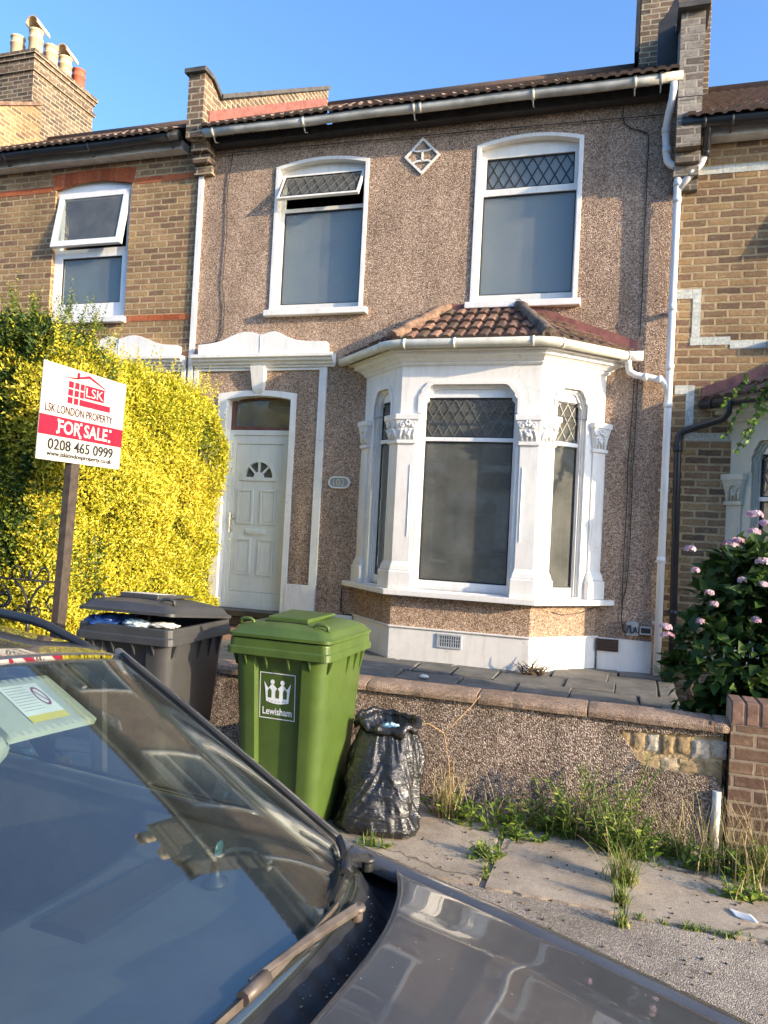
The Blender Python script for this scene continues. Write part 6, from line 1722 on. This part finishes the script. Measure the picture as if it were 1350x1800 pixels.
# green sprays along the top of the front hedge already belong to it; hydrangea on the right
def shrub(name, label, blobs, n, mt, seed, leaf, cat='shrub', tint0=0.45, stems=0, base=(0, 0, 0)):
    rng = np.random.default_rng(seed); root = empty(name, base, label, cat)
    P = []; G = []
    w = np.array([b[3] * b[4] for b in blobs], float); w /= w.sum()
    for i, k in zip(range(n), rng.choice(len(blobs), n, p=w)):
        bx, by, bz, rx, rz = blobs[k]; d = rng.normal(size=3); d /= np.linalg.norm(d); d[2] = abs(d[2]) * 0.9 if rng.random() < 0.72 else d[2]
        r = 1 - rng.exponential(0.16); P.append((bx + d[0] * rx * r, by + d[1] * rx * r, bz + d[2] * rz * r)); G.append(d)
    P = np.array(P); G = np.array(G)
    ax = G * 0.7 + rng.normal(size=P.shape) * 0.5 + np.array([0, 0, -0.15]); nn = norm(G * 0.6 + np.array([0, 0, 1.0]) + rng.normal(size=P.shape) * 0.3)
    L = rng.uniform(0.6, 1.25, n) * leaf[0]; W = L * leaf[1]
    leaf_mesh('foliage', leaf_arrays(P, ax, nn, L, W, rng, 0.16), tint0 + rng.normal(size=n) * 0.24, mt, root)
    b = MB(); rs = random.Random(seed)
    for k in range(stems):
        bx, by, bz, rx, rz = rs.choice(blobs); e = Vector((bx + rs.uniform(-.6, .6) * rx, by + rs.uniform(-.6, .6) * rx, bz + rs.uniform(0.1, .8) * rz)); a = Vector((base[0] + rs.uniform(-.2, .2), base[1] + rs.uniform(-.2, .2), base[2]))
        m_ = a.lerp(e, 0.5) + Vector((rs.uniform(-.08, .08), rs.uniform(-.08, .08), 0.08)); b.tube([a, m_, e], [0.010, 0.007, 0.004], 6)
    if stems: b.build('stems', 'twig', root)
    return root
hy = shrub('hydrangea', 'hydrangea bush with pink flower heads behind the brown brick wall', [(1.10, 5.55, 1.12, 0.58, 0.66), (0.70, 5.35, 0.85, 0.38, 0.58), (0.80, 5.4, 1.35, 0.34, 0.40), (1.55, 5.5, 1.25, 0.55, 0.66), (0.66, 5.30, 0.50, 0.24, 0.36), (1.15, 5.35, 0.55, 0.60, 0.50), (0.72, 5.55, 1.35, 0.18, 0.24), (1.7, 5.6, 0.6, 0.6, 0.6)], 7500, 'hydrangea_leaf', 5, (0.115, 0.60), 'shrub', 0.42, 46, (1.1, 5.5, 0.05))
rng = np.random.default_rng(3)
def bloom(c, r, n=46):
    d = rng.normal(size=(n, 3)); d[:, 2] = np.abs(d[:, 2]) * 0.8 + 0.1; d = norm(d); d[:, 2] *= 0.62
    C = np.array(c) + d * r; Q = []
    for k in range(4):
        a = k * PI / 2 + rng.uniform(0, 1.5, n); t1 = norm(np.cross(d, np.array([0.3, 0.2, 1.0]))); t2 = np.cross(d, t1)
        ax = t1 * np.cos(a)[:, None] + t2 * np.sin(a)[:, None]; Q.append(leaf_arrays(C, ax + d * 0.15, d, np.full(n, 0.017), np.full(n, 0.015), rng, 0.05))
    leaf_mesh('flower_head', np.concatenate(Q), np.tile(rng.uniform(0.1, 1, n), 4), 'petal', hy)
for c, r in (((0.392, 5.20, 1.655), 0.055), ((0.745, 5.15, 1.885), 0.060), ((0.625, 5.18, 1.70), 0.058), ((0.66, 5.16, 1.72), 0.045), ((0.80, 5.12, 1.60), 0.05), ((0.262, 5.10, 1.165), 0.055), ((0.275, 5.10, 1.11), 0.045), ((0.50, 5.05, 1.40), 0.035), ((0.53, 5.05, 1.335), 0.03), ((0.46, 5.08, 1.22), 0.035), ((0.76, 5.02, 1.26), 0.04), ((0.735, 5.08, 1.78), 0.05), ((0.79, 5.05, 1.47), 0.045), ((0.68, 5.06, 1.49), 0.028), ((0.42, 5.1, 1.53), 0.025), ((0.80, 5.1, 1.83), 0.05), ((1.2, 5.1, 1.8), 0.06), ((1.05, 5.0, 1.5), 0.05)):
    bloom(c, r * rng.uniform(0.65, 0.95), int(14 + 420 * r))
# fern by the downpipes
fr = empty('fern', (0.44, 7.70, 0.38), 'small fern growing at the foot of the downpipes', 'plant'); Q = []; rs = random.Random(4)
for k in range(11):
    a = rs.uniform(-2.9, -0.2); L = rs.uniform(0.2, 0.36); P = []
    for i in range(22):
        t = i / 21; p = np.array([0.44 + math.cos(a) * L * t, 7.70 + math.sin(a) * L * t, 0.38 + 0.30 * L / 0.3 * (t * 1.5 - t * t * 1.1)]); w = 0.05 * (1 - t) + 0.006
        for s in (1, -1): P.append((p, np.array([-math.sin(a) * s + 0.4 * math.cos(a), math.cos(a) * s + 0.4 * math.sin(a), -0.1]), w))
    pos = np.array([q[0] for q in P]); ax = np.array([q[1] for q in P]); L_ = np.array([q[2] for q in P]); Q.append(leaf_arrays(pos, ax, np.tile([0, 0, 1.0], (len(P), 1)), L_, L_ * 0.28, rng, 0.05))
Q = np.concatenate(Q); leaf_mesh('fronds', Q, rng.uniform(0.1, 1, len(Q)), 'fern_leaf', fr)
# creeper hanging over the neighbour's bay roof
vn = empty('creeper', (1.1, 7.45, 3.1), 'green creeper trailing over the gutter of the right-hand bay roof', 'climber'); P = []; rs = random.Random(12)
b = MB()
for s in range(7):
    p = Vector((rs.uniform(0.98, 1.35), 7.42 + rs.uniform(-0.05, 0.1), rs.uniform(3.08, 3.28))); pts = [p.copy()]; d = Vector((-0.03, -0.02, -0.012 - 0.01 * s)) if s > 1 else Vector((-0.012, -0.005, -0.045))
    for i in range(9):
        p = p + d + Vector((rs.uniform(-.015, .015), rs.uniform(-.01, .01), rs.uniform(-.02, .01))); pts.append(p.copy()); P.append((tuple(p), (rs.uniform(-1, 1), rs.uniform(-1, 0), -0.8)))
    b.tube(pts, 0.003, 5)
b.build('stems', 'twig', vn)
pos = np.repeat(np.array([q[0] for q in P]), 3, 0); ax = np.repeat(np.array([q[1] for q in P]), 3, 0) + rng.normal(size=(len(P) * 3, 3)) * 0.6
L_ = rng.uniform(0.035, 0.06, len(pos)); leaf_mesh('foliage', leaf_arrays(pos, ax, np.tile([0.2, -1.0, 0.5], (len(pos), 1)) + rng.normal(size=pos.shape) * 0.3, L_, L_ * 0.8, rng, 0.1), rng.uniform(0, 1, len(pos)), 'vine_leaf', vn)

# weeds along the wall and in the pavement cracks -------------------
def blades(c, n, h, spread, seed, curl=0.6):
    r = np.random.default_rng(seed); Q = []; T = []
    for k in range(n):
        a = r.uniform(0, 6.28); b0 = np.array(c) + np.array([r.normal() * spread * 0.35, r.normal() * spread * 0.25, 0]); L = h * r.uniform(0.5, 1.15); lean = r.uniform(0.15, 1.0) * curl; w = r.uniform(0.0022, 0.0045)
        dv = np.array([math.cos(a), math.sin(a), 0]); t = np.linspace(0, 1, 6); P = b0 + np.outer(t ** 1.6 * lean * L, dv) + np.outer(L * (t - 0.42 * lean * t ** 2.4), [0, 0, 1.0])
        sv = np.array([-math.sin(a), math.cos(a), 0]) * w
        for i in range(5):
            k0, k1 = 1 - t[i] * 0.85, 1 - t[i + 1] * 0.85
            Q.append([P[i] - sv * k0, P[i] + sv * k0, P[i + 1] + sv * k1, P[i + 1] - sv * k1]); T.append(r.uniform(0, 1))
    return np.array(Q), np.array(T)
def leafy(c, n_st, h, spread, seed, leaf=0.05, ratio=0.35, step=0.03):
    r = np.random.default_rng(seed); P = []; A = []; L = []; stems = []
    for k in range(n_st):
        b0 = np.array(c) + np.array([r.normal() * spread, r.normal() * spread * 0.5, 0]); H = h * r.uniform(0.45, 1.1); d = np.array([r.normal() * 0.28, r.normal() * 0.2 - 0.08, 1.0]); d /= np.linalg.norm(d); m_ = max(3, int(H / step)); pts = []
        for i in range(m_):
            t = i / (m_ - 1); p = b0 + d * H * t + np.array([0.03 * math.sin(3 * t + k), 0, -0.05 * t * t]); pts.append(tuple(p)); a = i * 2.4 + k
            for q in range(2): P.append(p); A.append([math.cos(a + q * PI), math.sin(a + q * PI), 0.35]); L.append(leaf * r.uniform(0.6, 1.2) * (1.1 - 0.6 * t))
        stems.append(pts)
    P = np.array(P); A = np.array(A) + r.normal(size=P.shape) * 0.25; L = np.array(L)
    return leaf_arrays(P, A, np.tile([0, -0.3, 1.0], (len(P), 1)) + r.normal(size=P.shape) * 0.25, L, L * ratio, r, 0.12), r.uniform(0, 1, len(P)), stems
WG = 'weeds at the foot of the garden wall'
def weed(name, c, label, parts, cat='weed'):
    root = empty(name, c, label, cat, WG)
    for nm, (Q, T), m_ in parts: leaf_mesh(nm, Q, T, m_, root)
    return root
def leafy_weed(c, label, n_st, h, spread, seed, leaf, ratio=0.35, grass=0, gh=0.2, straw=0, sh=0.3):
    Q, T, stems = leafy(c, n_st, h, spread, seed, leaf, ratio); root = empty('weed', c, label, 'weed', WG)
    leaf_mesh('foliage', Q, T, 'weed_leaf', root); b = MB()
    for p in stems: b.tube([(p[0][0], p[0][1], p[0][2] - 0.01)] + p, [0.0035] * (len(p)) + [0.0015], 5)
    b.build('stems', 'grass_stem' if 'grass_stem' in M else 'twig', root)
    if grass: leaf_mesh('grass', *blades(c, grass, gh, spread * 2.0, seed + 50), 'grass_blade', root)['kind'] = 'stuff'
    if straw: leaf_mesh('dry_stalks', *blades(c, straw, sh, spread * 2.2, seed + 70, 0.5), 'straw', root)['kind'] = 'stuff'
    return root
M['grass_stem'] = simple('green_stem', (0.13, 0.17, 0.05), 0.7)
leafy_weed((-0.05, 4.52, 0.01), 'tallest weed, with narrow leaves climbing up the wall below the broken render', 24, 0.50, 0.10, 31, 0.071, 0.24, 30, 0.22, 14, 0.4)
leafy_weed((0.07, 4.38, 0.01), 'bushy weed in front of the tall one, spilling onto the pavement crack', 26, 0.30, 0.085, 32, 0.063, 0.4, 60, 0.22, 12, 0.3)
leafy_weed((-0.29, 4.50, 0.01), 'dense upright weed left of the tallest one', 22, 0.36, 0.075, 33, 0.069, 0.3, 20, 0.2)
leafy_weed((-0.60, 4.52, 0.01), 'sprawling low weed between the black sack and the taller weeds', 24, 0.20, 0.12, 34, 0.069, 0.45, 10, 0.15, 18, 0.3)
leafy_weed((-0.50, 4.36, 0.01), 'small dark weed with reddish earth round it, clear of the wall', 13, 0.12, 0.05, 35, 0.063, 0.45)
leafy_weed((-0.60, 4.02, 0.01), 'small weed alone in the pavement joint nearest the car', 15, 0.13, 0.045, 36, 0.052, 0.4, 14, 0.1)
leafy_weed((-0.93, 4.50, 0.01), 'yellowed grass and a leafy weed right beside the black sack', 13, 0.24, 0.06, 37, 0.057, 0.4, 20, 0.22, 110, 0.30)
leafy_weed((-1.20, 3.93, 0.01), 'little bright tuft at the foot of the black sack', 9, 0.06, 0.05, 38, 0.040, 0.4, 40, 0.09)
leafy_weed((0.32, 4.48, 0.01), 'low weed running along the wall left of the pipe stub', 22, 0.16, 0.10, 39, 0.057, 0.35, 40, 0.2, 30, 0.36)
leafy_weed((0.55, 4.38, 0.01), 'mixed grass and weed clump in front of the pipe stub', 22, 0.2, 0.09, 40, 0.063, 0.35, 60, 0.25, 70, 0.42)
leafy_weed((0.74, 4.32, 0.01), 'weed clump with tall seed stalks before the brick wall', 26, 0.24, 0.09, 41, 0.063, 0.35, 60, 0.25, 60, 0.5)
leafy_weed((0.62, 4.10, 0.01), 'outermost low weed of the right-hand clump, near the paper scrap', 17, 0.12, 0.07, 42, 0.057, 0.45, 20, 0.14, 10, 0.2)
for k, (c, n, h, s, lb) in enumerate((((0.062, 4.02, 0.0), 120, 0.24, 0.10, 'big grass tuft growing from the pavement joint'), ((0.058, 3.80, 0.0), 60, 0.13, 0.06, 'middle grass tuft of the pavement joint, smaller and flatter'), ((0.060, 3.60, 0.0), 50, 0.09, 0.05, 'last grass tuft of the pavement joint, nearest the car'))):
    weed('grass_tuft', c, lb, [('blades', blades(c, n, h, s, 60 + k, 0.9), 'grass_blade'), ('dry_blades', blades(c, n // 3, h * 0.9, s, 80 + k, 1.0), 'straw')], 'grass tuft')
rs = random.Random(8)
Q = []; T = []
for k in range(26):
    x = rs.choice([rs.uniform(0.1, 0.75), rs.uniform(0.15, 0.62)]); c = (x, 3.70 + rs.uniform(-0.02, 0.01), 0.002); q, t = blades(c, 9, 0.035, 0.03, 200 + k, 1.0); Q.append(q); T.append(t)
for k in range(10):
    c = (-0.583 + rs.uniform(-0.01, 0.01), rs.uniform(3.75, 4.45), 0.002); q, t = blades(c, 10, 0.05, 0.03, 240 + k, 1.0); Q.append(q); T.append(t)
tag(leaf_mesh('crack_grass', np.concatenate(Q), np.concatenate(T), 'grass_blade'), 'thin moss and grass in the pavement cracks', 'grass', None, 'stuff')
# dead plant on the forecourt, stray stalk, litter and grit
dp = MB(); rs = random.Random(5)
for k in range(46):
    a = rs.uniform(0, 2 * PI); L = rs.uniform(0.05, 0.17); p = Vector((-0.76 + rs.gauss(0, 0.05), 7.30 + rs.gauss(0, 0.03), 0.405)); pts = [p]
    for i in range(4): pts.append(pts[-1] + Vector((math.cos(a) * L * 0.25, math.sin(a) * L * 0.2, rs.uniform(-0.01, 0.045)))); a += rs.uniform(-.5, .5)
    dp.tube(pts, [0.006, 0.005, 0.004, 0.003, 0.002], 5)
dp.tube([(-0.80, 7.31, 0.42), (-0.76, 7.30, 0.50), (-0.72, 7.28, 0.56), (-0.71, 7.28, 0.63)], [0.008, 0.006, 0.004, 0.002], 6)
tag(dp.build('dead_plant', 'dead_stem'), 'withered brown plant stump against the white plinth of the bay', 'plant')
b = MB(); b.tube([(-0.97, 4.48, 0.50), (-0.90, 4.52, 0.58), (-0.83, 4.58, 0.66), (-0.79, 4.62, 0.72)], [0.004, 0.003, 0.003, 0.002], 5); b.tube([(-0.93, 4.50, 0.0), (-0.94, 4.53, 0.3), (-0.97, 4.48, 0.50), (-1.05, 4.42, 0.56), (-1.12, 4.38, 0.57)], [0.003] * 5, 5)
tag(b.build('dry_stalk', simple('straw_coloured_stalk', (0.42, 0.27, 0.12), 0.8)), 'dry orange stalk leaning from the sack towards the coping', 'stalk')
b = MB()
def litter(u, v): 
    p = Vector((0.526, 3.945)).lerp(Vector((0.616, 3.895)), u); q = Vector((0.556, 3.842)) - Vector((0.526, 3.945)); q = p + q * (v * 0.75)
    return (q.x, q.y, 0.016 + 0.010 * u * u + 0.004 * math.sin(v * 3))
b.grid(litter, 8, 8); tag(b.build('paper_slip', 'paper', solid=0.001), 'white paper slip lying on the bare pavement near the brick wall', 'paper')
b = MB(); rs = random.Random(15)
for k in range(240):
    x = rs.uniform(-1.1, 0.9); y = rs.choice([rs.uniform(2.6, 4.6), rs.uniform(3.2, 4.3)]); s = rs.uniform(0.003, 0.008)
    b.sphere((x, y, (0.012 if y > 3.72 else 0) + s * 0.5), s, 3, rs.choice([0, 0, 1, 2]), sc=(1, rs.uniform(0.6, 1.5), 0.6))
tag(b.build('pavement_grit', ['dead_stem', 'straw', 'soil'], weld=False), 'dark seeds and grit scattered on the pavement', 'litter', None, 'stuff')
lump('paper_scrap', (-1.62, 6.55, 0.415), (0.035, 0.03, 0.014), 'paper', 'tiny white scrap on the dark forecourt paving', 'paper', 33, 0.4)
